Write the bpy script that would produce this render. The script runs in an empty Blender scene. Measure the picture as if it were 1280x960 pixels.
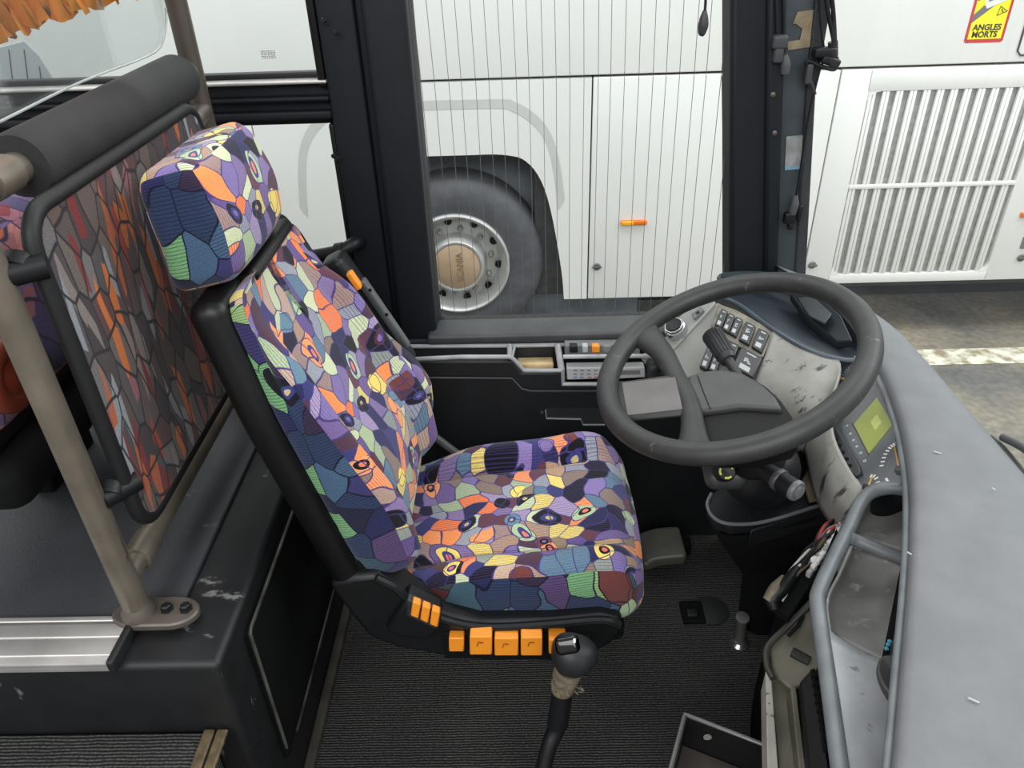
import bpy, bmesh, math, random
import numpy as np
from mathutils import Vector, Matrix
random.seed(7)
SC = bpy.context.scene
COL = SC.collection
V = Vector
# ------------------------------------------------------------------ camera
F = 961.0
H = 1.7
PITCH, YAW, ROLL = [math.radians(a) for a in (32.758, 1.415, 2.056)]
fw = V((-math.sin(YAW) * math.cos(PITCH), math.cos(YAW) * math.cos(PITCH), -math.sin(PITCH)))
rt = V((math.cos(YAW), math.sin(YAW), 0)); dn = fw.cross(rt)
RT = rt * math.cos(ROLL) + dn * math.sin(ROLL); DN = -rt * math.sin(ROLL) + dn * math.cos(ROLL)
CAM = V((0, 0, H))
cd = bpy.data.cameras.new('camera'); cam = bpy.data.objects.new('camera', cd); COL.objects.link(cam)
m = Matrix((RT, -DN, -fw)).transposed().to_4x4(); m.translation = CAM
cam.matrix_world = m
cd.sensor_width = 36; cd.lens = 36 * F / 1280; cd.clip_start = .02; cd.clip_end = 200
SC.camera = cam

def ray(u, v): return RT * ((u - 640) / F) + DN * ((v - 480) / F) + fw
def A(u, v, z=None, y=None, x=None):
    """survey point: where the sight line of a photo pixel meets a real plane of the place"""
    d = ray(u, v)
    t = x / d.x if x is not None else (y / d.y if y is not None else (z - H) / d.z)
    return CAM + d * t
def AP(u, v, p0, n, off=0.0):
    d = ray(u, v); return CAM + d * (((p0 + n * off - CAM).dot(n)) / d.dot(n))

# ------------------------------------------------------------------ materials
def lin(c):
    return tuple((x / 12.92 if x <= .04045 else ((x + .055) / 1.055) ** 2.4) for x in [k / 255 for k in c]) + (1,)
MATS = {}
def nt(name):
    m = bpy.data.materials.new(name); m.use_nodes = True
    n = m.node_tree.nodes; l = m.node_tree.links
    return m, n, l, n['Principled BSDF']
def mat(name, c, rough=.5, metal=0, var=.12, vscale=14, bump=0, bscale=120, spec=.5, emit=0, c2=None, scr=0, scrc=(0, 0, 0), scrscale=9):
    """base colour with noise variation, fine bump and optional scratches / scuffs"""
    if name in MATS: return MATS[name]
    m, n, l, b = nt(name)
    b.inputs['Roughness'].default_value = rough; b.inputs['Metallic'].default_value = metal
    b.inputs['Specular IOR Level'].default_value = spec
    tc = n.new('ShaderNodeTexCoord')
    nz = n.new('ShaderNodeTexNoise'); nz.inputs['Scale'].default_value = vscale; nz.inputs['Detail'].default_value = 5
    l.new(tc.outputs['Object'], nz.inputs['Vector'])
    mx = n.new('ShaderNodeMix'); mx.data_type = 'RGBA'
    a = lin(c); d = lin(c2) if c2 else tuple(x * (1 - 2 * var) for x in a[:3]) + (1,)
    a2 = a if c2 else tuple(min(1, x * (1 + var)) for x in a[:3]) + (1,)
    mx.inputs[6].default_value = d; mx.inputs[7].default_value = a2
    rp = n.new('ShaderNodeMapRange'); rp.inputs[1].default_value = .3; rp.inputs[2].default_value = .7
    l.new(nz.outputs['Fac'], rp.inputs[0]); l.new(rp.outputs[0], mx.inputs[0])
    out = mx.outputs[2]
    if scr:
        mp = n.new('ShaderNodeMapping'); mp.inputs['Scale'].default_value = (1, 1.6, .35); mp.inputs['Rotation'].default_value = (.3, .4, .5)
        l.new(tc.outputs['Object'], mp.inputs[0])
        n2 = n.new('ShaderNodeTexNoise'); n2.inputs['Scale'].default_value = scrscale; n2.inputs['Detail'].default_value = 8; n2.inputs['Roughness'].default_value = .7
        l.new(mp.outputs[0], n2.inputs['Vector'])
        r2 = n.new('ShaderNodeMapRange'); r2.inputs[1].default_value = .675 - .12 * scr; r2.inputs[2].default_value = .71 - .1 * scr
        l.new(n2.outputs['Fac'], r2.inputs[0])
        m2 = n.new('ShaderNodeMix'); m2.data_type = 'RGBA'; m2.inputs[7].default_value = lin(scrc)
        l.new(r2.outputs[0], m2.inputs[0]); l.new(out, m2.inputs[6]); out = m2.outputs[2]
    l.new(out, b.inputs['Base Color'])
    if bump:
        n3 = n.new('ShaderNodeTexNoise'); n3.inputs['Scale'].default_value = bscale; n3.inputs['Detail'].default_value = 3
        l.new(tc.outputs['Object'], n3.inputs['Vector'])
        bp = n.new('ShaderNodeBump'); bp.inputs['Strength'].default_value = bump; bp.inputs['Distance'].default_value = .002
        l.new(n3.outputs['Fac'], bp.inputs['Height']); l.new(bp.outputs[0], b.inputs['Normal'])
    if emit:
        b.inputs['Emission Color'].default_value = a; b.inputs['Emission Strength'].default_value = emit
    MATS[name] = m; return m

def math_(n, l, op, a, b=None, c=None):
    k = n.new('ShaderNodeMath'); k.operation = op
    for i, x in enumerate((a, b, c)):
        if x is None: continue
        if isinstance(x, (int, float)): k.inputs[i].default_value = x
        else: l.new(x, k.inputs[i])
    return k.outputs[0]
def mixc(n, l, fac, a, b):
    k = n.new('ShaderNodeMix'); k.data_type = 'RGBA'
    l.new(fac, k.inputs[0]) if not isinstance(fac, (int, float)) else setattr(k.inputs[0], 'default_value', fac)
    for i, x in ((6, a), (7, b)):
        if isinstance(x, tuple): k.inputs[i].default_value = x
        else: l.new(x, k.inputs[i])
    return k.outputs[2]
def ramp(n, l, fac, cols):
    r = n.new('ShaderNodeValToRGB'); r.color_ramp.interpolation = 'CONSTANT'
    e = r.color_ramp.elements
    while len(e) < len(cols): e.new(.5)
    for i, c in enumerate(cols):
        e[i].position = i / len(cols); e[i].color = lin(c)
    l.new(fac, r.inputs[0]); return r.outputs[0]

def fabric(name, cols, scale=(1, 1), cell=15, edge=(.025, .05), edgecol=(48, 42, 84), stripes=1, rings=True, distort=.05, streak=False, rot=0, dark=1.0, grid=.9):
    m, n, l, b = nt(name)
    b.inputs['Roughness'].default_value = .95; b.inputs['Specular IOR Level'].default_value = .15
    b.inputs['Sheen Weight'].default_value = .15
    uv = n.new('ShaderNodeTexCoord').outputs['UV']
    mp = n.new('ShaderNodeMapping'); mp.inputs['Scale'].default_value = (scale[0], scale[1], 1); mp.inputs['Rotation'].default_value = (0, 0, rot)
    l.new(uv, mp.inputs[0])
    nz = n.new('ShaderNodeTexNoise'); nz.inputs['Scale'].default_value = 7; nz.inputs['Detail'].default_value = 1.5
    l.new(mp.outputs[0], nz.inputs['Vector'])
    sb = n.new('ShaderNodeVectorMath'); sb.operation = 'SUBTRACT'; sb.inputs[1].default_value = (.5, .5, .5); l.new(nz.outputs['Color'], sb.inputs[0])
    sm = n.new('ShaderNodeVectorMath'); sm.operation = 'SCALE'; sm.inputs['Scale'].default_value = distort * 4; l.new(sb.outputs[0], sm.inputs[0])
    ad = n.new('ShaderNodeVectorMath'); l.new(mp.outputs[0], ad.inputs[0]); l.new(sm.outputs[0], ad.inputs[1])
    p = ad.outputs[0]
    def vor(feat, sc, src=p, rnd=grid):
        v = n.new('ShaderNodeTexVoronoi'); v.voronoi_dimensions = '2D'; v.feature = feat; v.inputs['Scale'].default_value = sc; v.inputs['Randomness'].default_value = rnd
        l.new(src, v.inputs['Vector']); return v
    v1 = vor('F1', cell); ve = vor('DISTANCE_TO_EDGE', cell)
    sp = n.new('ShaderNodeSeparateColor'); l.new(v1.outputs['Color'], sp.inputs[0])
    col = ramp(n, l, sp.outputs[0], cols)
    sx = n.new('ShaderNodeSeparateXYZ'); l.new(p if streak else mp.outputs[0], sx.inputs[0])
    ang = math_(n, l, 'MULTIPLY', sp.outputs[1], 6.283)
    ang = math_(n, l, 'MULTIPLY', sp.outputs[1], .5) if streak else math_(n, l, 'MULTIPLY_ADD', sp.outputs[1], .16, 1.49)
    d = math_(n, l, 'ADD', math_(n, l, 'MULTIPLY', sx.outputs[0], math_(n, l, 'COSINE', ang)), math_(n, l, 'MULTIPLY', sx.outputs[1], math_(n, l, 'SINE', ang)))
    fr = math_(n, l, 'ADD', 850, math_(n, l, 'MULTIPLY', sp.outputs[2], 500))
    s = math_(n, l, 'SINE', math_(n, l, 'MULTIPLY', d, fr))
    sf = math_(n, l, 'MULTIPLY', math_(n, l, 'GREATER_THAN', s, .45), math_(n, l, 'GREATER_THAN', sp.outputs[2], .22))
    col = mixc(n, l, math_(n, l, 'MULTIPLY', sf, .45 * stripes), col, lin(edgecol))
    if streak:   # a second, brighter sliver inside some of the stones
        v4m = n.new('ShaderNodeMapping'); v4m.inputs['Scale'].default_value = (1.5, .62, 1); l.new(p, v4m.inputs[0])
        v4 = vor('F1', cell * 1.5, v4m.outputs[0], 1); s4 = n.new('ShaderNodeSeparateColor'); l.new(v4.outputs['Color'], s4.inputs[0])
        c4 = ramp(n, l, s4.outputs[1], [(132, 122, 116), (160, 66, 54), (206, 112, 50), (120, 40, 44), (140, 146, 152), (150, 96, 100), (176, 92, 52)])
        col = mixc(n, l, math_(n, l, 'MULTIPLY', math_(n, l, 'GREATER_THAN', s4.outputs[0], .68), .9), col, c4)
    if rings:
        # curling second layer: lobes that cut across the cells, and black drop rings with a pink eye
        v3 = vor('F1', cell * .62, rnd=1); s3 = n.new('ShaderNodeSeparateColor'); l.new(v3.outputs['Color'], s3.inputs[0])
        on = math_(n, l, 'GREATER_THAN', s3.outputs[0], .6); on2 = math_(n, l, 'MULTIPLY', on, math_(n, l, 'GREATER_THAN', s3.outputs[2], .45))
        lobe = math_(n, l, 'MULTIPLY', math_(n, l, 'LESS_THAN', v3.outputs['Distance'], .36), on)
        rim_ = math_(n, l, 'MULTIPLY', math_(n, l, 'LESS_THAN', v3.outputs['Distance'], .39), on)
        col = mixc(n, l, rim_, col, lin(edgecol))
        col = mixc(n, l, lobe, col, ramp(n, l, s3.outputs[1], [(124, 106, 158), (232, 206, 104), (28, 28, 36), (110, 60, 58), (96, 128, 148), (24, 24, 30), (168, 190, 150), (228, 150, 96)]))
        spir = math_(n, l, 'MULTIPLY', math_(n, l, 'LESS_THAN', v3.outputs['Distance'], .2), on2)
        col = mixc(n, l, spir, col, ramp(n, l, s3.outputs[2], [(20, 18, 24), (84, 44, 52), (20, 20, 26), (56, 60, 120)]))
        eye = math_(n, l, 'MULTIPLY', math_(n, l, 'LESS_THAN', v3.outputs['Distance'], .10), on2)
        col = mixc(n, l, eye, col, ramp(n, l, s3.outputs[1], [(220, 110, 104), (120, 100, 160), (190, 170, 120), (224, 120, 100)]))
    mr = n.new('ShaderNodeMapRange'); mr.inputs[1].default_value = edge[0]; mr.inputs[2].default_value = edge[1]; mr.inputs[3].default_value = 1; mr.inputs[4].default_value = 0
    l.new(ve.outputs['Distance'], mr.inputs[0])
    col = mixc(n, l, mr.outputs[0], col, lin(edgecol))
    # woven cord
    ss = n.new('ShaderNodeSeparateXYZ'); l.new(uv, ss.inputs[0])
    w = math_(n, l, 'SINE', math_(n, l, 'MULTIPLY', ss.outputs[1], 1900))
    n5 = n.new('ShaderNodeTexNoise'); n5.inputs['Scale'].default_value = 260; l.new(uv, n5.inputs['Vector'])
    g = math_(n, l, 'MULTIPLY', math_(n, l, 'ADD', math_(n, l, 'MULTIPLY', w, .06), math_(n, l, 'ADD', .68, math_(n, l, 'MULTIPLY', n5.outputs['Fac'], .7))), dark)
    hv = n.new('ShaderNodeVectorMath'); hv.operation = 'SCALE'; l.new(col, hv.inputs[0]); l.new(g, hv.inputs['Scale'])
    l.new(hv.outputs[0], b.inputs['Base Color'])
    bp = n.new('ShaderNodeBump'); bp.inputs['Strength'].default_value = .25; bp.inputs['Distance'].default_value = .002
    l.new(w, bp.inputs['Height']); l.new(bp.outputs[0], b.inputs['Normal'])
    MATS[name] = m; return m

def glass_mat(name, tint=(245, 250, 250), refl=.06, haze=.0):
    m = bpy.data.materials.new(name); m.use_nodes = True
    n = m.node_tree.nodes; l = m.node_tree.links; n.clear()
    o = n.new('ShaderNodeOutputMaterial'); t = n.new('ShaderNodeBsdfTransparent'); g = n.new('ShaderNodeBsdfGlossy'); x = n.new('ShaderNodeMixShader')
    t.inputs[0].default_value = lin(tint); g.inputs['Roughness'].default_value = .02
    fz = n.new('ShaderNodeFresnel'); fz.inputs[0].default_value = 1.45
    k = math_(n, l, 'MINIMUM', math_(n, l, 'MULTIPLY', fz.outputs[0], refl / .04), .16)
    l.new(k, x.inputs[0]); l.new(t.outputs[0], x.inputs[1]); l.new(g.outputs[0], x.inputs[2])
    last = x.outputs[0]
    if haze:
        df = n.new('ShaderNodeBsdfDiffuse'); df.inputs[0].default_value = (.8, .8, .8, 1)
        nz = n.new('ShaderNodeTexNoise'); nz.inputs['Scale'].default_value = 6; nz.inputs['Detail'].default_value = 6
        x2 = n.new('ShaderNodeMixShader'); l.new(math_(n, l, 'MULTIPLY', nz.outputs['Fac'], haze), x2.inputs[0]); l.new(last, x2.inputs[1]); l.new(df.outputs[0], x2.inputs[2]); last = x2.outputs[0]
    l.new(last, o.inputs[0]); MATS[name] = m; return m

# ------------------------------------------------------------------ mesh builder
def catmull(pts, n, closed=False):
    pts = [V(p) for p in pts]
    if len(pts) < 3 and not closed:
        return [pts[0].lerp(pts[-1], i / (n - 1)) for i in range(n)]
    N = len(pts); out = []
    segs = N if closed else N - 1
    cnt = n if closed else n - 1
    for i in range(n if not closed else n):
        t = i * segs / cnt; k = min(int(t), segs - 1); f = t - k
        g = (lambda j: pts[j % N]) if closed else (lambda j: pts[max(0, min(N - 1, j))])
        p0, p1, p2, p3 = g(k - 1), g(k), g(k + 1), g(k + 2)
        if not closed:
            if k == 0: p0 = p1 * 2 - p2
            if k == segs - 1: p3 = p2 * 2 - p1
        out.append(.5 * ((2 * p1) + (p2 - p0) * f + (2 * p0 - 5 * p1 + 4 * p2 - p3) * f * f + (3 * p1 - p0 - 3 * p2 + p3) * f ** 3))
    return out

class MB:
    def __init__(s): s.v = []; s.f = []; s.uv = []; s.side = set()
    def add(s, vs, fs, uvs=None):
        o = len(s.v); s.v += [V(x) for x in vs]
        for i, f in enumerate(fs):
            s.f.append([o + k for k in f]); s.uv.append(uvs[i] if uvs else None)
        return s
    def xf(s, M, start=0):
        for i in range(start, len(s.v)): s.v[i] = M @ s.v[i]
        return s
    def rbox(s, c, size, r=.01, seg=2, M=None, n=None, deform=None):
        """box with rounded edges; n = grid cells per face for later deformation"""
        h = [x / 2 for x in size]; r = min(r, min(h) * .999)
        bm = bmesh.new()
        lay = bm.loops.layers.uv.new('uv'); tagl = bm.faces.layers.int.new('side')
        def ticks(hh, k):
            e = [-hh + r * (1 - math.cos(math.pi / 2 * i / seg)) * 0 - 0 for i in range(0)]
            edge = [-hh + r * i / seg for i in range(seg)]
            mid = [-hh + r + (2 * hh - 2 * r) * i / k for i in range(k + 1)]
            return edge + mid + [-x for x in reversed(edge)]
        nn = n or (1, 1, 1)
        T = [ticks(h[i], nn[i]) for i in range(3)]
        vs = {}
        def vert(p):
            k = tuple(round(x, 6) for x in p)
            if k not in vs:
                q = V([max(-(h[i] - r), min(h[i] - r, p[i])) for i in range(3)]); d = V(p) - q
                w = q + d.normalized() * r if d.length > 1e-9 else V(p)
                if r > 0 and d.length > 1e-9:
                    # remap so the arc is evenly cut
                    dd = V([math.tan(math.pi / 4 * d[i] / r) * r if abs(d[i]) > 1e-9 else 0 for i in range(3)])
                    w = q + dd.normalized() * r
                vs[k] = bm.verts.new(w); 
            return vs[k]
        uvmap = {}
        for ax in range(3):
            a, b = [(1, 2), (0, 2), (0, 1)][ax]
            for sg in (-1, 1):
                for i in range(len(T[a]) - 1):
                    for j in range(len(T[b]) - 1):
                        q = []
                        for (x, y) in ((i, j), (i + 1, j), (i + 1, j + 1), (i, j + 1)):
                            p = [0, 0, 0]; p[ax] = sg * h[ax]; p[a] = T[a][x]; p[b] = T[b][y]; q.append(p)
                        flip = (sg < 0) ^ (ax == 1)
                        if flip: q.reverse()
                        f = bm.faces.new([vert(p) for p in q]); f[tagl] = int(ax == 1 and sg < 0)
                        for lp, p in zip(f.loops, q): lp[lay].uv = (p[a] + sg * .37 * (ax + 1), p[b] + .61 * ax) if ax else (p[b] + sg * .37, p[a])
        bm.verts.index_update(); base_ = len(s.f)
        for k, f in enumerate(bm.faces):
            if f[tagl] == 1: s.side.add(base_ + k)
        P = [v.co.copy() for v in bm.verts]
        if deform: P = [V(deform(p)) for p in P]
        M = M or Matrix.Identity(4)
        P = [M @ p + (V(c)) for p in P]
        s.add(P, [[v.index for v in f.verts] for f in bm.faces], [[tuple(lp[lay].uv) for lp in f.loops] for f in bm.faces])
        bm.free(); return s
    def tube(s, pts, r, seg=12, n=None, cap=True, closed=False):
        rr = r if isinstance(r, (list, tuple)) else None
        P = catmull(pts, n, closed) if n else [V(p) for p in pts]
        N = len(P); R = []
        for i in range(N):
            R.append(np.interp(i / (N - 1), np.linspace(0, 1, len(rr)), rr) if rr else r)
        up = None; rings = []
        for i in range(N):
            if closed: t = (P[(i + 1) % N] - P[i - 1]).normalized()
            else: t = (P[min(i + 1, N - 1)] - P[max(i - 1, 0)]).normalized()
            if up is None:
                up = t.orthogonal().normalized()
            up = (up - t * up.dot(t)).normalized(); w = t.cross(up)
            rings.append([P[i] + (up * math.cos(2 * math.pi * k / seg) + w * math.sin(2 * math.pi * k / seg)) * R[i] for k in range(seg)])
        vs = [p for rg in rings for p in rg]; fs = []
        for i in range(N if closed else N - 1):
            j = (i + 1) % N
            for k in range(seg):
                fs.append([i * seg + k, i * seg + (k + 1) % seg, j * seg + (k + 1) % seg, j * seg + k])
        if cap and not closed:
            fs.append(list(range(seg))[::-1]); fs.append([(N - 1) * seg + k for k in range(seg)])
        return s.add(vs, fs)
    def lathe(s, prof, seg=32, M=None, cap=True):
        """prof: (radius, height) pairs turned about local z"""
        M = M or Matrix.Identity(4); vs = []; fs = []
        for r, z in prof:
            for k in range(seg):
                a = 2 * math.pi * k / seg; vs.append(M @ V((r * math.cos(a), r * math.sin(a), z)))
        for i in range(len(prof) - 1):
            for k in range(seg):
                fs.append([i * seg + k, i * seg + (k + 1) % seg, (i + 1) * seg + (k + 1) % seg, (i + 1) * seg + k])
        if cap: fs.append(list(range(seg))[::-1]); fs.append([(len(prof) - 1) * seg + k for k in range(seg)])
        return s.add(vs, fs)
    def prism(s, pts, vec, bevel=0):
        """polygon pushed along vec"""
        pts = [V(p) for p in pts]; vec = V(vec); n = len(pts)
        nrm = sum(((pts[i] - pts[0]).cross(pts[(i + 1) % n] - pts[0]) for i in range(1, n - 1)), V((0, 0, 0)))
        if nrm.dot(vec) > 0: pts.reverse()
        o = pts; b = [p + vec for p in pts]
        s.add(o + b, [list(range(n)), [n + i for i in reversed(range(n))]] + [[i, n + i, n + (i + 1) % n, (i + 1) % n] for i in range(n)])
        return s
    def loft(s, rows, nr=None, nc=None, thick=0):
        """smooth skin through rows of points"""
        nc = nc or 12
        R = [catmull(r, nc) for r in rows]
        if nr: 
            Cc = [catmull([r[j] for r in R], nr) for j in range(nc)]
            R = [[Cc[j][i] for j in range(nc)] for i in range(nr)]
        nr = len(R)
        vs = [p for r in R for p in r]; fs = []; uvs = []
        for i in range(nr - 1):
            for j in range(nc - 1):
                fs.append([i * nc + j, i * nc + j + 1, (i + 1) * nc + j + 1, (i + 1) * nc + j])
        s.add(vs, fs); return s

SIDES = {}
def put(name, mb, material, parent=None, smooth=True, bevel=0, solid=0, sub=0, autos=40, label=None):
    me = bpy.data.meshes.new(name)
    vs = mb.v
    lo = V([min(p[i] for p in vs) for i in range(3)]); hi = V([max(p[i] for p in vs) for i in range(3)])
    c = (lo + hi) / 2
    me.from_pydata([p - c for p in vs], [], mb.f)
    if any(u for u in mb.uv):
        ul = me.uv_layers.new(name='uv'); k = 0
        for f, u in zip(me.polygons, mb.uv):
            for q in range(f.loop_total):
                if u: ul.data[f.loop_start + q].uv = u[q]
    me.validate(); me.update()
    o = bpy.data.objects.new(name, me); COL.objects.link(o)
    o.location = c
    SIDES[o.name] = mb.side
    if parent is not None:
        o.parent = parent
        w = parent_world(parent); o.matrix_parent_inverse = Matrix.Translation(-w)
    ms = material if isinstance(material, list) else [material]
    for q in ms: me.materials.append(q)
    if smooth:
        me.shade_smooth()
        me.set_sharp_from_angle(angle=math.radians(autos))
    if solid:
        sm = o.modifiers.new('solid', 'SOLIDIFY'); sm.thickness = solid; sm.offset = -1
    if bevel:
        bv = o.modifiers.new('bevel', 'BEVEL'); bv.width = bevel; bv.segments = 2; bv.limit_method = 'ANGLE'; bv.angle_limit = math.radians(30)
        bv.harden_normals = False
    if sub:
        sb = o.modifiers.new('sub', 'SUBSURF'); sb.levels = sub; sb.render_levels = sub
    if label: o['label'] = label
    return o
def parent_world(p):
    w = V(p.location)
    q = p.parent
    if q is not None:
        # locations are stored in world units because every parent inverse cancels the parent's own place
        pass
    return w
def thing(name, label, cat, loc=(0, 0, 0), group=None):
    o = bpy.data.objects.new(name, None); COL.objects.link(o); o.location = loc
    o.empty_display_size = .05
    o['label'] = label; o['category'] = cat
    if group: o['group'] = group
    return o
def tag(o, label, cat, group=None, kind=None):
    o['label'] = label; o['category'] = cat
    if group: o['group'] = group
    if kind: o['kind'] = kind
    return o
def struct(name, mb, m, parent=None, **k):
    o = put(name, mb, m, parent, **k)
    if parent is None: o['kind'] = 'structure'
    return o
def frame(o, x, y, z):
    """matrix from origin and three axes"""
    m = Matrix((x, y, z)).transposed().to_4x4(); m.translation = V(o); return m
def text(name, s, size, M, material, parent=None, depth=.0008, align='CENTER', bold=0):
    cu = bpy.data.curves.new(name, 'FONT'); cu.body = s; cu.size = size; cu.align_x = align; cu.align_y = 'CENTER'; cu.extrude = depth; cu.offset = bold; cu.resolution_u = 3
    t = bpy.data.objects.new(name, cu); COL.objects.link(t)
    dg = bpy.context.evaluated_depsgraph_get(); dg.update()
    me = bpy.data.meshes.new_from_object(t.evaluated_get(dg)); bpy.data.objects.remove(t); bpy.data.curves.remove(cu)
    mb = MB(); mb.add([M @ v.co for v in me.vertices], [list(p.vertices) for p in me.polygons]); bpy.data.meshes.remove(me)
    return put(name, mb, material, parent, smooth=False)
def bil(q, u, v):
    """point on a quad: q = top-left, top-right, bottom-right, bottom-left"""
    return q[0].lerp(q[1], u).lerp(q[3].lerp(q[2], u), v)
X, Y, Z = V((1, 0, 0)), V((0, 1, 0)), V((0, 0, 1))
RX = lambda a: Matrix.Rotation(math.radians(a), 4, 'X')
RY = lambda a: Matrix.Rotation(math.radians(a), 4, 'Y')
RZ = lambda a: Matrix.Rotation(math.radians(a), 4, 'Z')
# ------------------------------------------------------------------ palette
seat_cols = [(128, 110, 152), (56, 58, 106), (236, 126, 66), (160, 134, 124), (164, 180, 142), (112, 92, 140), (40, 42, 80), (222, 200, 112),
             (98, 58, 58), (140, 146, 138), (96, 124, 142), (236, 142, 84), (172, 142, 114), (100, 82, 134), (196, 204, 166), (20, 20, 28),
             (162, 144, 178), (136, 118, 100), (186, 160, 140), (146, 150, 160), (78, 52, 56), (128, 112, 164), (240, 148, 92), (26, 26, 34)]
FAB = fabric('seat_cloth', seat_cols, cell=24, edgecol=(66, 56, 110), edge=(.014, .045), distort=.032, grid=.8)
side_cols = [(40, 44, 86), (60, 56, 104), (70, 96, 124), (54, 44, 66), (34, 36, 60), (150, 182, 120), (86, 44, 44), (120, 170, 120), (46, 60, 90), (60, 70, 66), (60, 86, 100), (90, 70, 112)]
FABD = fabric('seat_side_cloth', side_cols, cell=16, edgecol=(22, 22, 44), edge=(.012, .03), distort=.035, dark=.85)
stone = [(88, 78, 76), (74, 66, 66), (98, 84, 80), (66, 58, 60), (92, 70, 72), (82, 78, 80), (104, 92, 84), (70, 60, 64), (92, 80, 78), (86, 74, 70), (62, 56, 60), (110, 106, 106), (92, 62, 64), (100, 82, 76), (106, 96, 90), (78, 70, 74)]
PANEL = fabric('panel_cloth', stone, scale=(1, .44), cell=28, edgecol=(36, 33, 38), edge=(.02, .065), rings=False, streak=True, distort=.014, stripes=.5, dark=.92, grid=.9)
purp = [(92, 74, 110), (70, 62, 100), (128, 92, 120), (150, 96, 110), (60, 50, 84), (110, 90, 130), (84, 60, 96), (180, 120, 116), (96, 84, 120), (60, 60, 96)]
PSEAT = fabric('passenger_cloth', purp, scale=(.45, 1), cell=22, edgecol=(44, 36, 62), edge=(.03, .07), rings=False, streak=True, distort=.02, stripes=.4)
BLK = mat('black_plastic', (19, 20, 22), .45, var=.1, bump=.12, bscale=300, spec=.35)
BLKM = mat('black_matt', (9, 10, 11), .85, var=.15, spec=.2)
BLKS = mat('black_scuffed', (20, 21, 23), .55, var=.2, scr=.55, scrc=(112, 112, 110), scrscale=7)
SHELL = mat('seat_shell_black', (11, 11, 13), .4, var=.1, spec=.35)
TRIM = mat('pillar_paint', (19, 24, 29), .6, var=.08, spec=.3)
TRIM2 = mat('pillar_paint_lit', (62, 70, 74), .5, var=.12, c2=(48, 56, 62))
RUB = mat('rubber', (18, 19, 21), .6)
STEEL = mat('brushed_steel_tube', (128, 120, 108), .42, metal=.55, var=.12, scr=.35, scrc=(86, 80, 72), scrscale=16)
STEELD = mat('brown_steel_tube', (98, 91, 84), .45, metal=.4, var=.1)
CHROME = mat('chrome', (190, 192, 194), .25, metal=.9)
ALU = mat('aluminium', (196, 194, 190), .38, metal=.6, var=.08)
FOAM = mat('foam_roll', (44, 44, 45), .85, var=.12, bump=.5, bscale=160)
ORNG = mat('orange_switch', (238, 146, 38), .45, var=.06)
PLAT = mat('platform_vinyl', (56, 58, 61), .5, var=.14, vscale=5, bump=.35, bscale=260, scr=.25, scrc=(96, 100, 106), scrscale=5)
GREYL = mat('pale_grey_plastic', (150, 150, 146), .55, var=.06, scr=.3, scrc=(46, 47, 50), scrscale=12)
GREYW = mat('worn_grey_plastic', (142, 141, 135), .5, var=.12, scr=.95, scrc=(58, 58, 58), scrscale=18)
DASH = mat('dash_grey', (116, 118, 120), .6, var=.05, bump=.25, bscale=420, c2=(106, 108, 111), spec=.35)
DASHB = mat('dash_blue_lip', (106, 111, 114), .42, var=.14, vscale=20)
DECK = mat('dash_blue_deck', (34, 43, 51), .45, var=.15)
TRAY = mat('tray_grey', (122, 121, 118), .45, var=.16, vscale=9, scr=1.0, scrc=(150, 150, 148), scrscale=14)
PANELG = mat('lower_panel_silver', (150, 153, 155), .42, var=.08, vscale=20, scr=.7, scrc=(104, 106, 108), scrscale=22)
WHEELM = mat('steering_wheel_rubber', (44, 44, 44), .5, var=.12, vscale=30, scr=.3, scrc=(84, 84, 82), scrscale=26)
WHEELP = mat('steering_wheel_pad', (66, 66, 66), .5, var=.1, vscale=20)
OLIVE = mat('olive_metal', (98, 96, 82), .5, var=.25, vscale=9, metal=.2)
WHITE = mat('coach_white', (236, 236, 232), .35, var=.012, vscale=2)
WHITEG = mat('coach_white_shade', (206, 206, 202), .45, var=.02)
DARKUN = mat('coach_underside', (146, 154, 160), .7, var=.15, vscale=6)
GREYB = mat('grille_back', (168, 168, 164), .7, var=.12, vscale=30)
SEAM = mat('seam_dark', (66, 68, 70), .7)
TYRE = mat('tyre', (86, 88, 92), .75, var=.1)
RIM = mat('wheel_rim', (206, 206, 204), .35, metal=.5, var=.08)
HUB = mat('hub_cap', (186, 160, 132), .5, var=.06)
AMBER = mat('amber_lens', (250, 168, 24), .25, var=.12, emit=.15)
AMBERD = mat('amber_lens_dark', (236, 120, 26), .25, var=.1)
YEL = mat('sticker_yellow', (248, 236, 28), .5, var=.01)
RED = mat('sticker_red', (196, 52, 56), .5, var=.02)
GRYS = mat('sticker_grey', (110, 108, 112), .5, var=.02)
INK = mat('ink', (40, 38, 30), .6)
WHT = mat('white_mark', (226, 226, 222), .5, var=.02)
GLYPH = mat('switch_glyph', (172, 176, 176), .5, var=.02)
SWB = mat('switch_black', (30, 31, 34), .35, var=.1)
CREAM = mat('torn_cream_edge', (206, 200, 180), .7, var=.1)
CURT = mat('curtain_orange', (232, 146, 34), .8, var=.2, vscale=12, bump=.4, bscale=60)
TAN = mat('tan_foam', (196, 172, 128), .85, var=.16, vscale=24, bump=.6, bscale=90)
PEDAL = mat('pedal_grey', (92, 92, 84), .6, var=.12)
CLUST = mat('cluster_face', (74, 78, 82), .35, var=.05)
LCD = mat('lcd_green', (136, 146, 44), .4, var=.1, vscale=10)
NEED = mat('needle_ochre', (206, 160, 74), .5)
TAPE = mat('old_tape', (116, 106, 88), .6, var=.25, vscale=30)
GLASS = glass_mat('clear_glass', refl=.025)
GLASSH = glass_mat('dusty_glass', refl=.03, haze=.05)
WIREM = mat('heating_wire', (96, 98, 98), .6)

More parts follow.
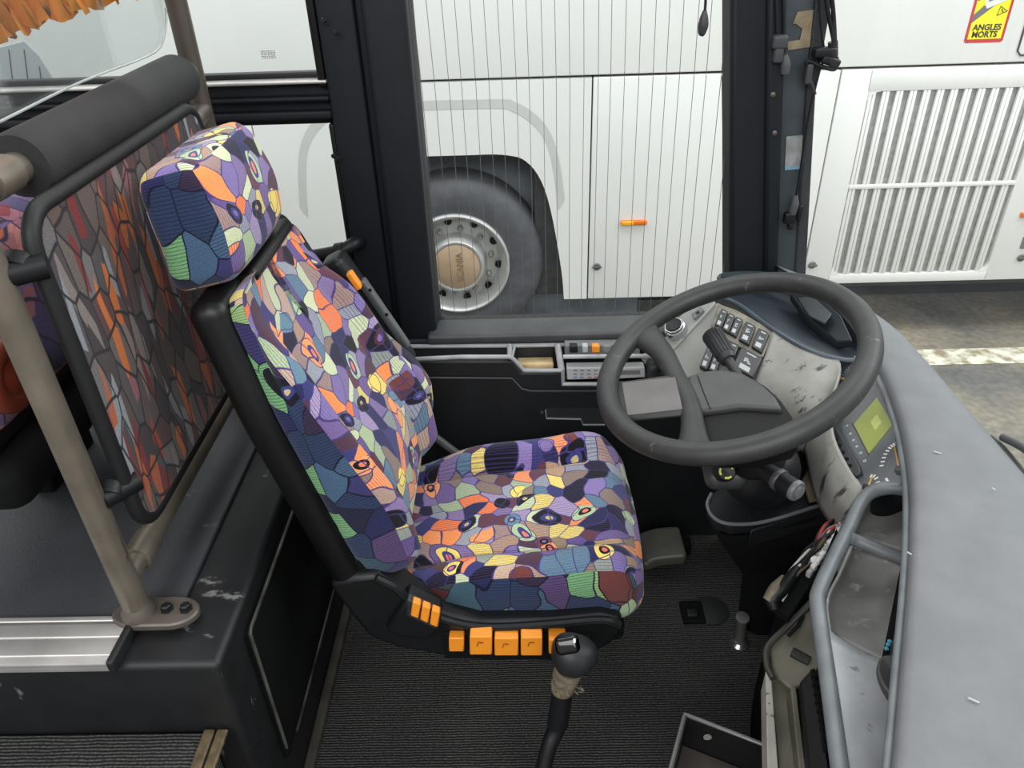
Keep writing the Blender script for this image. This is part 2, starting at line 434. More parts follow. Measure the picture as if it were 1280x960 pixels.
def ribbed(name, c, c2, per=.0072, ax=1):
    m, n, l, b = nt(name)
    b.inputs['Roughness'].default_value = .9; b.inputs['Specular IOR Level'].default_value = .3
    tc = n.new('ShaderNodeTexCoord'); s = n.new('ShaderNodeSeparateXYZ'); l.new(tc.outputs['Object'], s.inputs[0])
    nz = n.new('ShaderNodeTexNoise'); nz.inputs['Scale'].default_value = 26; nz.inputs['Detail'].default_value = 6; l.new(tc.outputs['Object'], nz.inputs['Vector'])
    nb = n.new('ShaderNodeTexNoise'); nb.inputs['Scale'].default_value = 190; nb.inputs['Detail'].default_value = 3; l.new(tc.outputs['Object'], nb.inputs['Vector'])
    nl = n.new('ShaderNodeTexNoise'); nl.inputs['Scale'].default_value = 3; nl.inputs['Detail'].default_value = 4; l.new(tc.outputs['Object'], nl.inputs['Vector'])
    ph = math_(n, l, 'ADD', math_(n, l, 'MULTIPLY', s.outputs[ax], 6.283 / per), math_(n, l, 'MULTIPLY', nz.outputs['Fac'], 5.5))
    w = math_(n, l, 'MULTIPLY_ADD', math_(n, l, 'SINE', ph), .5, .5)
    k = math_(n, l, 'MULTIPLY', w, math_(n, l, 'MULTIPLY', nb.outputs['Fac'], math_(n, l, 'MULTIPLY', nl.outputs['Fac'], 3.2)))
    l.new(mixc(n, l, math_(n, l, 'MULTIPLY', k, math_(n, l, 'MULTIPLY', nb.outputs['Fac'], 2.0)), lin(c2), lin(c)), b.inputs['Base Color'])
    bp = n.new('ShaderNodeBump'); bp.inputs['Strength'].default_value = .6; bp.inputs['Distance'].default_value = .004
    l.new(k, bp.inputs['Height']); l.new(bp.outputs[0], b.inputs['Normal'])
    MATS[name] = m; return m
CARPET = ribbed('ribbed_carpet', (88, 88, 86), (15, 16, 16), per=.0066)
def concrete():
    m, n, l, b = nt('concrete_floor')
    b.inputs['Roughness'].default_value = .55
    tc = n.new('ShaderNodeTexCoord')
    a = n.new('ShaderNodeTexNoise'); a.inputs['Scale'].default_value = 1.6; a.inputs['Detail'].default_value = 8; l.new(tc.outputs['Object'], a.inputs['Vector'])
    c = n.new('ShaderNodeTexNoise'); c.inputs['Scale'].default_value = 26; c.inputs['Detail'].default_value = 8; l.new(tc.outputs['Object'], c.inputs['Vector'])
    col = mixc(n, l, math_(n, l, 'SMOOTH_MIN', math_(n, l, 'MULTIPLY_ADD', math_(n, l, 'SUBTRACT', a.outputs['Fac'], .5), 2.6, .5), 1.0, .1), lin((96, 98, 100)), lin((166, 154, 132)))
    g = math_(n, l, 'MULTIPLY_ADD', c.outputs['Fac'], 1.1, .25)
    hv = n.new('ShaderNodeVectorMath'); hv.operation = 'SCALE'; l.new(col, hv.inputs[0]); l.new(g, hv.inputs['Scale'])
    l.new(hv.outputs[0], b.inputs['Base Color']); MATS['concrete_floor'] = m; return m
CONC = concrete()
def worn_paint():
    m, n, l, b = nt('worn_line_paint'); b.inputs['Roughness'].default_value = .8
    tc = n.new('ShaderNodeTexCoord'); a = n.new('ShaderNodeTexNoise'); a.inputs['Scale'].default_value = 14; a.inputs['Detail'].default_value = 8; l.new(tc.outputs['Object'], a.inputs['Vector'])
    r = n.new('ShaderNodeMapRange'); r.inputs[1].default_value = .42; r.inputs[2].default_value = .6; l.new(a.outputs['Fac'], r.inputs[0])
    l.new(mixc(n, l, r.outputs[0], lin((226, 222, 204)), lin((150, 138, 112))), b.inputs['Base Color']); return m
LINE = worn_paint()

# ================================================================== SETTING
GZ = -.62
YW = 1.9
struct('ground', MB().add([(-9, 1, GZ), (9, 1, GZ), (9, 12, GZ), (-9, 12, GZ)], [[0, 1, 2, 3]]).add([(-9, -8, GZ), (9, -8, GZ), (9, 1, GZ), (-9, 1, GZ)], [[0, 1, 2, 3]]), CONC)
a, b_ = A(1175, 445, z=GZ), A(1280, 446, z=GZ)
ly = (a.y + b_.y) / 2
tag(put('floor_marking', MB().rbox((a.x + 2.2, ly, GZ + .003), (5.6, .17, .004), .0015), LINE), 'worn cream painted line across the garage floor', 'floor marking')
# cockpit floor and the raised passenger platform
PX = -.535; PZ = .62; PY = .835
struct('floor', MB().add([(PX, .3, 0), (1.0, .3, 0), (1.0, 1.9, 0), (PX, 1.9, 0)], [[0, 1, 2, 3]]), CARPET)
plat = struct('platform', MB().rbox(((-2.2 + PX) / 2, (PY + 1.88) / 2, PZ / 2 - .005), (PX + 2.2, 1.88 - PY, PZ - .01), .014, 3), BLKS)
struct('floor.001', MB().rbox((-1.42, 1.37, PZ - .003), (1.56, .92, .012), .004, 2), PLAT)
# aisle step in front of the platform
stz = A(150, 912, y=PY).z
struct('floor.002', MB().rbox((-1.36, PY - .36, stz / 2), (1.54, .71, stz), .008, 2), CARPET)
# bare corner of the platform: lighter worn rim and side flap
s = thing('storage_flap', 'black flap with pale worn edges in the side of the passenger platform', 'flap', (PX, 1.1, .1))
fl = [A(318, 825, x=PX + .004), A(372, 660, x=PX + .004), A(425, 745, x=PX + .004), A(362, 915, x=PX + .004)]
y0, y1 = fl[0].y, max(fl[1].y, 1.42)
mb = MB().rbox((PX + .004, (y0 + y1) / 2, .36), (.012, y1 - y0, .40), .005, 2)
put('flap_panel', mb, BLKM, s)
mb = MB(); e = PX + .012
mb.tube([(e, y0, .20), (e, y0, .56), (e, y0 + .01, .565), (e, y1, .565)], .0035, 6); mb.tube([(e, y0 + .06, .165), (e, y1, .165)], .003, 6)
put('flap_edge', mb, mat('worn_edge', (84, 83, 79), .5, var=.4, vscale=12), s)
struct('trim_4', MB().rbox((PX + .012, 1.38, .012), (.024, 1.05, .024), .006, 2), mat('dusty_skirting', (66, 64, 56), .8, var=.3, vscale=15))
# aluminium nosing on the platform edge
t = thing('step_edge_trim', 'ribbed aluminium nosing along the platform edge at left', 'edge trim', (-1.2, .87, PZ))
x1 = A(155, 790, z=PZ + .01).x; xl = -2.1
mb = MB()
for yy, ww, zz, hh in ((.918, .012, .012, .006), (.895, .03, .008, .006), (.86, .036, .006, .01), (.833, .012, -.004, .02)):
    mb.rbox(((x1 + xl) / 2, yy, PZ + zz), (x1 - xl, ww, hh), .003, 2)
mb.rbox(((x1 + xl) / 2, .875, PZ + .004), (x1 - xl, .098, .008), .002, 1)
put('nosing', mb, ALU, t)
put('end_cap', MB().rbox((x1 + .006, .872, PZ + .004), (.014, .105, .03), .006, 2), RUB, t)
put('nosing_groove', MB().rbox(((x1 + xl) / 2, .911, PZ + .0105), (x1 - xl, .005, .004), .001, 1), mat('groove', (90, 88, 86), .6), t)
# brass strip at the aisle step
p = A(262, 940, z=stz)
tag(put('threshold_strip', MB().rbox((p.x - .012, p.y - .07, stz + .004), (.02, .22, .008), .003, 2).rbox((p.x + .012, p.y - .07, stz + .004), (.02, .22, .008), .003, 2), mat('brass_strip', (112, 98, 74), .5, metal=.3, var=.3, vscale=40)),
    'worn brass threshold strip on the aisle step below the platform', 'threshold strip')

# ------------------------------------------------------------------ left side wall of our coach
def wbox(x0, x1, z0, z1, y0=YW, y1=YW + .08, r=.01): return MB().rbox(((x0 + x1) / 2, (y0 + y1) / 2, (z0 + z1) / 2), (x1 - x0, y1 - y0, z1 - z0), r, 2)
def wv(u, v): return A(u, v, y=YW)
mb = wbox(-2.6, -.45, 1.236, 1.335)
mb.rbox((-1.5, YW - .008, 1.262), (2.1, .03, .02), .006); mb.rbox((-1.5, YW - .012, 1.30), (2.1, .03, .012), .005)
struct('trim_1', mb, TRIM, label=None)
struct('trim_5', MB().rbox((-1.5, YW - .004, 1.338), (2.1, .05, .008), .003), ALU)
struct('wall_left', wbox(-2.6, -.45, -.1, .885), BLKM)
struct('wall_left.001', wbox(-2.6, -.955, .885, 1.236), BLKM)
struct('wall_left.002', wbox(-.45, .60, -.1, .625), BLKM)
# rear pillar, three stepped faces
mb = wbox(-.452, -.245, .5, 2.0, YW - .02)
mb.rbox((-.405, YW - .025, 1.25), (.085, .03, 1.5), .008); mb.rbox((-.296, YW - .03, 1.25), (.10, .06, 1.5), .014)
pil = struct('pillar', mb, TRIM)
for (u, v) in ((405, 25), (420, 40), (417, 195), (422, 198)):
    q = A(u, v, y=YW - .06); put('screw', MB().lathe([(.004, 0), (.006, .002), (.004, .005)], 10, Matrix.Translation(q) @ RX(90)), BLK, pil)
# front pillar, leaning
def pill(pts, y0, dep): return MB().prism([A(u, v, y=y0) for u, v in pts], (0, dep, 0))
fp = struct('pillar.001', pill([(914, -30), (972, -30), (968, 380), (912, 380)], YW - .02, .10), TRIM, bevel=.012)
struct('pillar.002', pill([(970, -30), (1036, -30), (1018, 120), (1003, 372), (966, 372)], YW + .0, .09), TRIM2, bevel=.006)
struct('trim_6', pill([(960, -30), (986, -30), (980, 120), (972, 372), (955, 372)], YW - .035, .05), TRIM, bevel=.01)
struct('trim_7', pill([(1022, -30), (1046, -30), (1020, 115), (1006, 372), (992, 372), (1008, 115)], YW - .01, .06), mat('dotted_rubber_band', (40, 44, 47), .7, var=.3, vscale=220), bevel=.004)
# glazing: driver's window with heating wires, two panes behind
w1 = struct('window_1', MB().add([(-.25, YW + .045, .64), (.62, YW + .045, .64), (.62, YW + .045, 2.0), (-.25, YW + .045, 2.0)], [[0, 1, 2, 3]]), GLASS, smooth=False)
mb = MB()
for k in range(25):
    xb = -.235 + k * .0325 + random.uniform(-.002, .002)
    mb.tube([(xb, YW + .042, .68), (xb - .004, YW + .042, 1.3), (xb - .02, YW + .042, 2.0)], .0009, 4)
put('heating_wires', mb, WIREM, w1)
mb = MB().rbox((.16, YW + .03, .663), (.86, .05, .035), .008); mb.rbox((.16, YW + .0, .638), (.86, .03, .02), .006)
mb.rbox((.165, YW - .01, .665), (.004, .04, .03), .001)
put('window_frame', mb, BLK, w1)
w2 = struct('window_2', MB().add([(-2.6, YW + .045, 1.33), (-.44, YW + .045, 1.33), (-.44, YW + .045, 2.2), (-2.6, YW + .045, 2.2)], [[0, 1, 2, 3]]), GLASS, smooth=False)
mb = MB(); q0 = A(326, 64, y=YW + .044); q1 = A(346, 72, y=YW + .044)
rr = random.Random(3)
for i in range(5):
    zz = q0.z + (q1.z - q0.z) * i / 4; xx = q0.x
    while xx < q1.x - .004:
        ww = rr.uniform(.002, .006); mb.rbox((xx + ww / 2, YW + .043, zz), (ww, .0006, .0022), 0.0002, 1); xx += ww + .0015
put('glass_stamp', mb, mat('stamp_grey', (150, 150, 150), .6), w2)
mb = MB().rbox((-.462, YW - .0, 1.75), (.02, .05, .85), .006); mb.rbox((-1.5, YW + .02, 1.347), (2.1, .03, .015), .005)
put('window_frame', mb, BLK, w2)
w3 = struct('window_3', MB().add([(-.96, YW + .045, .87), (-.44, YW + .045, .87), (-.44, YW + .045, 1.25), (-.96, YW + .045, 1.25)], [[0, 1, 2, 3]]), GLASS, smooth=False)
mb = MB().rbox((-.7, YW - .0, .888), (.5, .04, .015), .005); mb.rbox((-.457, YW, 1.06), (.014, .04, .36), .005)
put('window_frame', mb, BLK, w3)
# windscreen: a curved sheet standing on the front edge of the dash, raked back
base = [V((.60, 1.99, .80)), V((.72, 1.86, .80)), V((.80, 1.66, .80)), V((.845, 1.44, .80)), V((.845, 1.0, .80)), V((.84, .3, .80)), V((.83, -.6, .80))]
SCREEN = base
w4 = struct('window_4', MB().loft([base, [p + V((-.02, -.0, .5)) for p in base], [p + V((-.06, -.01, 1.1)) for p in base]], 8, 24), GLASSH)
# ================================================================== DRIVER'S SEAT
YC = 1.345
seat = thing('driver_seat', "coach driver's seat in multicoloured patterned cloth with orange switches", 'seat', (-.05, YC, 0))
def sst(a, b, x):
    t = max(0, min(1, (x - a) / (b - a))); return t * t * (3 - 2 * t)
# cushion: local x forward, y across
CL, CWD, CT = .56, .49, .15
def dcush(p):
    x, y, z = p; a = abs(y) / (CWD / 2); f = (x + CL / 2) / CL
    y *= 1 - .07 * (1 - f) - .05 * sst(.85, 1, f)
    if z > -.02:
        k = (z + .02) / (CT / 2 + .02)
        bol = sst(.60, .74, a) * (1 - .35 * sst(.9, 1.0, a))
        env = sst(0, .38, f) * (1 - .45 * sst(.80, 1, f)) * (1.0 if y > 0 else .45)
        z += k * ((.042 if y > 0 else .06) * bol * env + .012 * sst(.62, .85, f) - .055 * sst(.88, 1.05, f) - .02 * sst(.5, 0, f))
        z -= k * .012 * math.exp(-((a - .62) / .045) ** 2) * (1 - sst(.75, .9, f))
    x += .015 * (1 - a * a) * sst(.8, 1, f)
    return (x, y, z)
M = RY(-4)
put('seat_cushion', MB().rbox((-.045, YC, .418), (CL, CWD, CT), .05, 5, M, (34, 34, 3), dcush), FAB, seat, autos=80)
# darker side cloth band along the near flank of the cushion
# backrest: local x = forward normal, y across, z up the back
BL, BW, BT = .66, .455, .10
lean = RY(-14.5)
def dback(p):
    x, y, z = p; a = abs(y) / (BW / 2); h = (z + BL / 2) / BL
    y *= 1.06 - .13 * sst(.62, 1, h) - .03 * sst(.2, 0, h)
    if x > 0:
        k = x / (BT / 2)
        x += k * (.035 * sst(.55, .85, a) * (1 - .8 * sst(.93, 1, a)) * sst(.95, .7, h) - .012 * math.exp(-((a - .6) / .05) ** 2) * sst(.9, .7, h) + .018 * math.exp(-((h - .22) / .16) ** 2))
    if x > 0: x -= .06 * sst(.25, 1.02, h) * min(1, x / (BT / 2))
    y -= .05 * sst(.62, 1, h) * (y > 0)
    return (x, y, z)
BC = V((-.385, YC - .015, .835))
put('backrest_cushion', MB().rbox(BC, (BT, BW, BL), .045, 5, lean, (3, 28, 40), dback), FAB, seat, autos=80)
def wing(p):
    x, y, z = p; zz = z + .695
    xf_ = float(np.interp(zz, [.42, .48, .56, .64, .70, .76, .83, .90, .97], [-.345, -.30, -.252, -.234, -.234, -.262, -.325, -.40, -.46]))
    xb = -.36 - .24 * (zz - .55) - .03
    k = (x + .065) / .13
    return (xb + (xf_ - xb) * k, y + .015 * (k - .5), z)
put('side_bolster', MB().rbox(V((0, 1.555, .695)), (.13, .075, .54), .03, 5, None, (6, 4, 30), wing), FAB, seat, autos=80)
def dshell(p):
    x, y, z = p; h = (z + .35) / .70
    y *= 1.06 - .12 * sst(.62, 1, h)
    return (x, y, z)
put('backrest_shell', MB().rbox(BC + lean @ V((-.062, 0, -.01)), (.07, BW + .02, .70), .03, 4, lean, (1, 2, 14), dshell), SHELL, seat)
put('shell_hinge', MB().rbox(BC + lean @ V((-.05, -.215, -.34)), (.10, .04, .2), .015, 3, lean), SHELL, seat)
for k, zz in enumerate((-.33, -.41)):
    q = BC + lean @ V((-.05, -.237, zz)); put('bolt', MB().lathe([(.009, 0), (.011, .003), (.008, .006)], 12, Matrix.Translation(q) @ RX(90)), STEELD, seat)
# headrest
def dhead(p):
    x, y, z = p
    y *= 1 - .07 * sst(-.02, .10, z); x *= 1 - .16 * sst(.0, .11, z)
    x += .012 * (1 - (y / .16) ** 2) * (x > 0) - .02 * sst(.0, -.11, z)
    return (x, y, z)
HC = V((-.528, 1.285, 1.262)); HM = RY(-13)
hr = put('headrest', MB().rbox(HC, (.125, .305, .20), .034, 5, HM, (4, 12, 8), dhead), FAB, seat, autos=80)
for yy in (-.07, .07): put('headrest_rod', MB().tube([HC + HM @ V((-.02, yy, -.08)), HC + HM @ V((-.03, yy, -.15))], .007, 10), BLK, hr)
put('headrest_collar', MB().rbox(BC + lean @ V((-.035, .02, .325)), (.07, .26, .03), .015, 3, lean), SHELL, seat)
# belt guide on the far shoulder with its orange adjuster
q0, q1 = A(418, 335, y=1.62), A(505, 445, y=1.66)
d = (q1 - q0).normalized(); ang = math.atan2(d.x, -d.z)
bg = put('belt_guide', MB().rbox(q0.lerp(q1, .5), (.06, .075, (q1 - q0).length + .04), .018, 3, Matrix.Rotation(-ang, 4, 'Y')), BLK, seat)
pb = A(443, 350, y=1.585); put('adjuster_button', MB().rbox(pb, (.014, .024, .045), .004, 2, Matrix.Rotation(-ang, 4, 'Y')), ORNG, bg, label='orange ribbed button')
r2 = MB()
a0, a1 = A(455, 352, y=1.59), A(508, 430, y=1.62)
r2.rbox(a0.lerp(a1, .5), (.012, .028, (a1 - a0).length), .004, 2, Matrix.Rotation(-ang, 4, 'Y'))
put('guide_rail', r2, mat('rail_grey', (92, 94, 96), .4, metal=.4), bg)
for k in (.12, .5, .9): put('rail_hole', MB().lathe([(.004, 0), (.004, .003)], 10, Matrix.Translation(a0.lerp(a1, k) + V((.004, -.012, .004))) @ RX(60)), BLKM, bg)
# belt buckle stalk behind the cushion
mb = MB().tube([A(535, 540, y=1.66), A(578, 572, y=1.66)], .011, 8)
put('belt_stalk', mb, mat('stalk_grey', (84, 86, 88), .5), seat)
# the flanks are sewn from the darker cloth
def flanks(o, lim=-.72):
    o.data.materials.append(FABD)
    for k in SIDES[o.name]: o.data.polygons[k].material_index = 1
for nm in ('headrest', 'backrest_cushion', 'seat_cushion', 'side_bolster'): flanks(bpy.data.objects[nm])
# suspension base
def bel(p):
    x, y, z = p; k = 1 + .04 * math.cos(z * 110); return (x * k, y * k, z)
put('suspension_bellows', MB().rbox((-.06, YC + .11, .17), (.34, .22, .26), .04, 3, None, (2, 2, 20), bel), BLKM, seat)
put('mounting_plate', MB().rbox((-.06, YC + .12, .02), (.42, .22, .04), .01, 2), BLKM, seat)
put('seat_pan', MB().rbox((-.05, YC, .325), (.50, .46, .06), .02, 3), BLK, seat)
# near side trim with switches
TY = 1.075
def tp(u, v, y=TY): return A(u, v, y=y)
mb = MB().prism([tp(*p) for p in [(410, 732), (440, 722), (468, 719), (492, 732), (515, 752), (556, 770), (600, 780), (690, 777), (752, 771), (778, 777), (779, 790), (764, 806), (742, 818), (690, 824), (560, 822), (500, 812), (462, 798), (440, 772)]], (0, .075, 0))
st = put('side_trim', mb, BLK, seat, bevel=.012)
mb = MB().tube([tp(u, v, TY - .004) for u, v in [(470, 722), (495, 735), (520, 758), (560, 776), (610, 784), (690, 780), (752, 775), (774, 782)]], .009, 8, 30)
put('trim_ridge', mb, BLK, st)
mb = MB().prism([tp(u, v, TY - .006) for u, v in [(552, 792), (740, 794), (738, 822), (692, 826), (556, 824)]], (0, .03, 0))
put('switch_recess', mb, BLKM, st, bevel=.004)
mb = MB().prism([tp(u, v, TY - .022) for u, v in [(481, 789), (508, 750), (552, 771), (548, 790), (535, 800), (500, 797)]], (0, .05, 0))
hs = put('switch_housing', mb, BLK, st, bevel=.008)
mb = MB().prism([tp(u, v, TY - .03) for u, v in [(509, 749), (552, 768), (546, 788), (507, 770)]], (0, .02, 0))
hs2 = put('switch_bezel', mb, mat('bezel', (46, 46, 50), .4), st, bevel=.004)
def swq(quad, y, dep, name='rocker_switch'):
    return put(name, MB().prism([tp(u, v, y) for u, v in quad], (0, dep, 0)), ORNG, st, bevel=.003, label='orange rocker switch')
for qd in ([(516, 752), (526, 756), (523, 774), (513, 770)], [(528, 757), (538, 761), (535, 780), (525, 775)], [(540, 762), (550, 766), (547, 785), (537, 781)]):
    swq(qd, TY - .042, .016)
for (x0, x1, y0, y1, d) in ((561, 580, 798, 815, .012), (587, 615, 796, 819, .026), (618, 648, 798, 820, .022), (651, 678, 797, 820, .026), (686, 708, 800, 818, .022)):
    swq([(x0, y0), (x1, y0), (x1, y1), (x0, y1)], TY - .008 - d, d + .01)
for (u, v) in ((600, 806), (632, 808), (664, 806), (519, 760)):
    put('switch_mark', MB().tube([tp(u - 4, v + 2, TY - .0365), tp(u - 2, v - 3, TY - .0365), tp(u + 4, v - 2, TY - .0365)], .0008, 4), INK, st)

# ================================================================== PARTITION BEHIND THE SEAT
FX = -.70
part = thing('partition_frame', 'steel tube partition frame with stone-patterned cloth panel behind the driver seat', 'partition', (FX, .925, PZ))
post = put('front_post', MB().tube([(FX, .925, PZ), (FX, .925, 1.62)], .022, 20, 3), STEEL, part)
put('rear_post', MB().tube([(FX - .005, 1.75, PZ), (FX - .005, 1.75, 2.05)], .022, 20, 3), STEELD, part)
put('top_rail', MB().tube([(FX - .01, .93, 1.392), (FX - .01, 1.75, 1.392)], .022, 20, 4), STEEL, part)
put('padded_roll', MB().lathe([(.026, 0), (.044, .002), (.047, .01), (.047, .60), (.043, .612), (.026, .615)], 32, Matrix.Translation((FX - .01, 1.07, 1.392)) @ RX(-90)), FOAM, part, label='black foam sleeve')
put('lower_rail', MB().tube([(FX, .935, .722), (FX, 1.75, .722)], .021, 20, 4), STEEL, part)
for y0, zz in ((1.0, .722), (1.02, 1.392), (1.70, 1.392)):
    put('sleeve_joint', MB().lathe([(.021, -.03), (.0255, -.028), (.0255, .028), (.021, .03)], 24, Matrix.Translation((FX - (.01 if zz > 1 else 0), y0, zz)) @ RX(90)), STEEL if y0 < 1.5 else STEELD, part)
fl = put('flange', MB().prism([V((FX + .05 * math.cos(a) * (1.0) + (.055 if math.cos(a) > 0 else -.0), .93 + .034 * math.sin(a), PZ + .003)) for a in [2 * math.pi * k / 36 for k in range(36)]], (0, 0, .016)), STEELD, part, bevel=.004)
for k in (0, 1):
    q = V((FX + .048 + .034 * k, .932, PZ + .017))
    put('bolt', MB().lathe([(.012, 0), (.012, .004), (.009, .005), (.009, .012), (.007, .014)], 6, Matrix.Translation(q)), BLK, fl)
put('post_weld', MB().lathe([(.029, 0), (.028, .012), (.0225, .024)], 24, Matrix.Translation((FX, .925, PZ + .018))), STEELD, part)
PXX = -.662
def rrect(y0, y1, z0, z1, r, x, k=6):
    o = []
    for cy, cz, a0 in ((y1 - r, z1 - r, 0), (y0 + r, z1 - r, 90), (y0 + r, z0 + r, 180), (y1 - r, z0 + r, 270)):
        for i in range(k + 1):
            a = math.radians(a0 + 90 * i / k); o.append(V((x, cy + r * math.cos(a), cz + r * math.sin(a))))
    return o
pts = rrect(.968, 1.60, .80, 1.352, .05, PXX - .009)
mb = MB(); n0 = len(pts)
mb.add(pts, [list(range(n0))], [[(p.y, p.z) for p in pts]])
pb_ = [p + V((.018, 0, 0)) for p in pts]
mb.add(pb_, [list(reversed(range(n0)))][::1], [[(p.y, p.z) for p in reversed(pb_)]])
pnl = put('panel', mb, PANEL, part, smooth=False, label='cloth panel patterned like grey and red stones')
pnl.data.flip_normals()
put('panel_border', MB().tube(rrect(.966, 1.602, .798, 1.355, .052, PXX), .0125, 10, closed=True, cap=False), RUB, pnl)
for (u, v) in ((42, 336), (160, 606)):
    q = A(u, v, x=PXX + .0)
    mb = MB().tube([V((FX + .012, .935, q.z)), V((PXX + .01, q.y + .012, q.z))], [.018, .0185], 16)
    mb.lathe([(.022, 0), (.022, .02)], 16, Matrix.Translation(V((FX + .02, .945, q.z))) @ RX(-60))
    put('clamp', mb, BLK, part)
q = V((FX, 1.75, 1.31))
put('clamp', MB().tube([q + V((0, -.01, 0)), V((PXX - .01, 1.59, 1.315))], [.02, .02], 16), STEELD, part)
# clear screen above the roll
sx = FX - .012
pts = []
for (u, v) in [(205, -10), (208, 25), (204, 50), (196, 63), (176, 74), (100, 103), (0, 152), (-200, 250), (-200, -10)]:
    q = A(u, v, x=sx); pts.append(q)
tag(put('clear_screen', MB().prism(pts, (-.005, 0, 0)), glass_mat('screen_glass', tint=(240, 243, 243), refl=.02, haze=.05), smooth=False), 'clear round-cornered screen standing above the padded roll', 'screen')
put_edge = MB().tube(catmull([A(207, 10, x=sx), A(208, 25, x=sx), A(204, 50, x=sx), A(196, 63, x=sx), A(176, 74, x=sx), A(100, 103, x=sx), A(0, 152, x=sx)], 30), .0022, 6)
put('screen_edge', put_edge, mat('glass_edge', (176, 186, 184), .2), bpy.data.objects['clear_screen'])
# orange curtain gathered along the top
rows = []
rc = random.Random(5)
for k, (u0, v0) in enumerate([(-60, 70), (0, 52), (40, 35), (80, 22), (120, 9), (165, -2), (200, -14)]):
    rows.append((u0, v0))
bot = [A(u, v, y=1.45) for u, v in rows]; n = 90
bot = catmull(bot, n)
rws = []
for j in range(7):
    r = []
    for i, p in enumerate(bot):
        am = .014 * math.sin(i * 1.9 + j * .5) + .007 * math.sin(i * .73 + 1.7 * j)
        r.append(p + V((.01 * math.sin(i * .9 + j), am + (.022 if j == 0 else 0) + .01 * math.sin(j * 2.2), j * .035 + .006 * math.sin(i * 1.3))))
    rws.append(r)
mb = MB(); nc = n; vs = [p for r in rws for p in r]
mb.add(vs, [[i * nc + j, i * nc + j + 1, (i + 1) * nc + j + 1, (i + 1) * nc + j] for i in range(len(rws) - 1) for j in range(nc - 1)])
tag(put('curtain', mb, CURT, autos=180), 'gathered orange curtain bunched at the upper left', 'curtain')
# grab handle on the wall behind the seat
h = thing('grab_handle', 'black tubular grab handle on the pillar behind the driver seat', 'handle', (-.43, 1.85, .9))
hp = [A(360, 325, y=1.80), A(395, 320, y=1.80), A(425, 314, y=1.80), A(444, 304, y=1.82), A(452, 301, y=1.875)]
put('handle_tube', MB().tube(hp, .017, 14, 20), BLK, h)
put('handle_joint', MB().lathe([(.018, -.012), (.0215, -.01), (.0215, .01), (.018, .012)], 16, Matrix.Translation(hp[2]) @ RY(82)), BLK, h)
# passenger seat behind the partition
ps = thing('passenger_seat', 'purple patterned passenger seat seen behind the partition at far left', 'seat', (-1.02, 1.15, PZ))
def pbk(p):
    x, y, z = p; return (x - .10 * (z / .3), y, z)
put('backrest', MB().rbox((-.955, 1.23, 1.105), (.17, .54, .27), .07, 4, None, (3, 10, 10), pbk), PSEAT, ps)
put('seat_cushion', MB().rbox((-1.0, 1.22, .89), (.34, .54, .10), .045, 4, None, (4, 4, 1)), BLKM, ps)
for yy in (1.30, 1.44): put('leg', MB().rbox((-1.06, yy, .73), (.05, .05, .22), .01), BLKM, ps)
put('seat_frame', MB().rbox((-.90, 1.2, .97), (.06, .50, .06), .015, 2), BLK, ps)
# unidentified orange ring behind the post, attached to the passenger seat
oc = A(10, 470, x=-.80)
put('orange_ring', MB().tube([oc + V((.0, .042 * math.cos(a), .042 * math.sin(a))) for a in [2 * math.pi * k / 28 for k in range(28)]], .018, 10, closed=True, cap=False)
        .lathe([(.0, -.02), (.032, -.012), (.032, .012), (.0, .02)], 24, Matrix.Translation(oc) @ RY(90)), mat('orange_red_plastic', (104, 40, 18), .5, var=.2), ps, label='orange-red ring-shaped piece')
# ================================================================== STEERING WHEEL
ta, tb = math.radians(21.1), math.radians(-4.1)
WC = V((.383, 1.25, .939))
WN = V((-math.sin(ta) * math.cos(tb), math.sin(tb), math.cos(ta) * math.cos(tb)))
E1 = V((math.cos(ta), 0, math.sin(ta))); E1 = (E1 - WN * E1.dot(WN)).normalized(); E2 = WN.cross(E1)
WM = frame(WC, E1, E2, WN)
def wp(u, v, off=0):
    """pixel -> wheel-plane point at the given height"""
    q = AP(u, v, WC, WN, off) - WC; return V((q.dot(E1), q.dot(E2), off))
sw = thing('steering_wheel', 'large worn black steering wheel with flat grey horn pad', 'steering wheel', WC)
RR = .243
put('rim', MB().tube([WM @ V((RR * math.cos(a), RR * math.sin(a), 0)) for a in [2 * math.pi * k / 96 for k in range(96)]], .0215, 18, closed=True, cap=False), WHEELM, sw)
bar = [V((-.150, .192, -.004)), V((-.118, .115, -.014)), V((-.106, .03, -.02)), V((-.098, -.06, -.02)), V((-.108, -.15, -.012)), V((-.124, -.205, -.004))]
mb = MB(); P = catmull(bar, 26); rows = []
for i, p in enumerate(P):
    t = i / 25; hw = .0195 + .022 * (abs(t - .5) * 2) ** 3
    rows.append([WM @ (p + V((hw * math.cos(a), 0, .015 * math.sin(a)))) for a in [2 * math.pi * k / 16 for k in range(16)]])
vs = [q for r in rows for q in r]
mb.add(vs, [[i * 16 + k, i * 16 + (k + 1) % 16, (i + 1) * 16 + (k + 1) % 16, (i + 1) * 16 + k] for i in range(25) for k in range(16)])
put('spoke', mb, WHEELM, sw, autos=80)
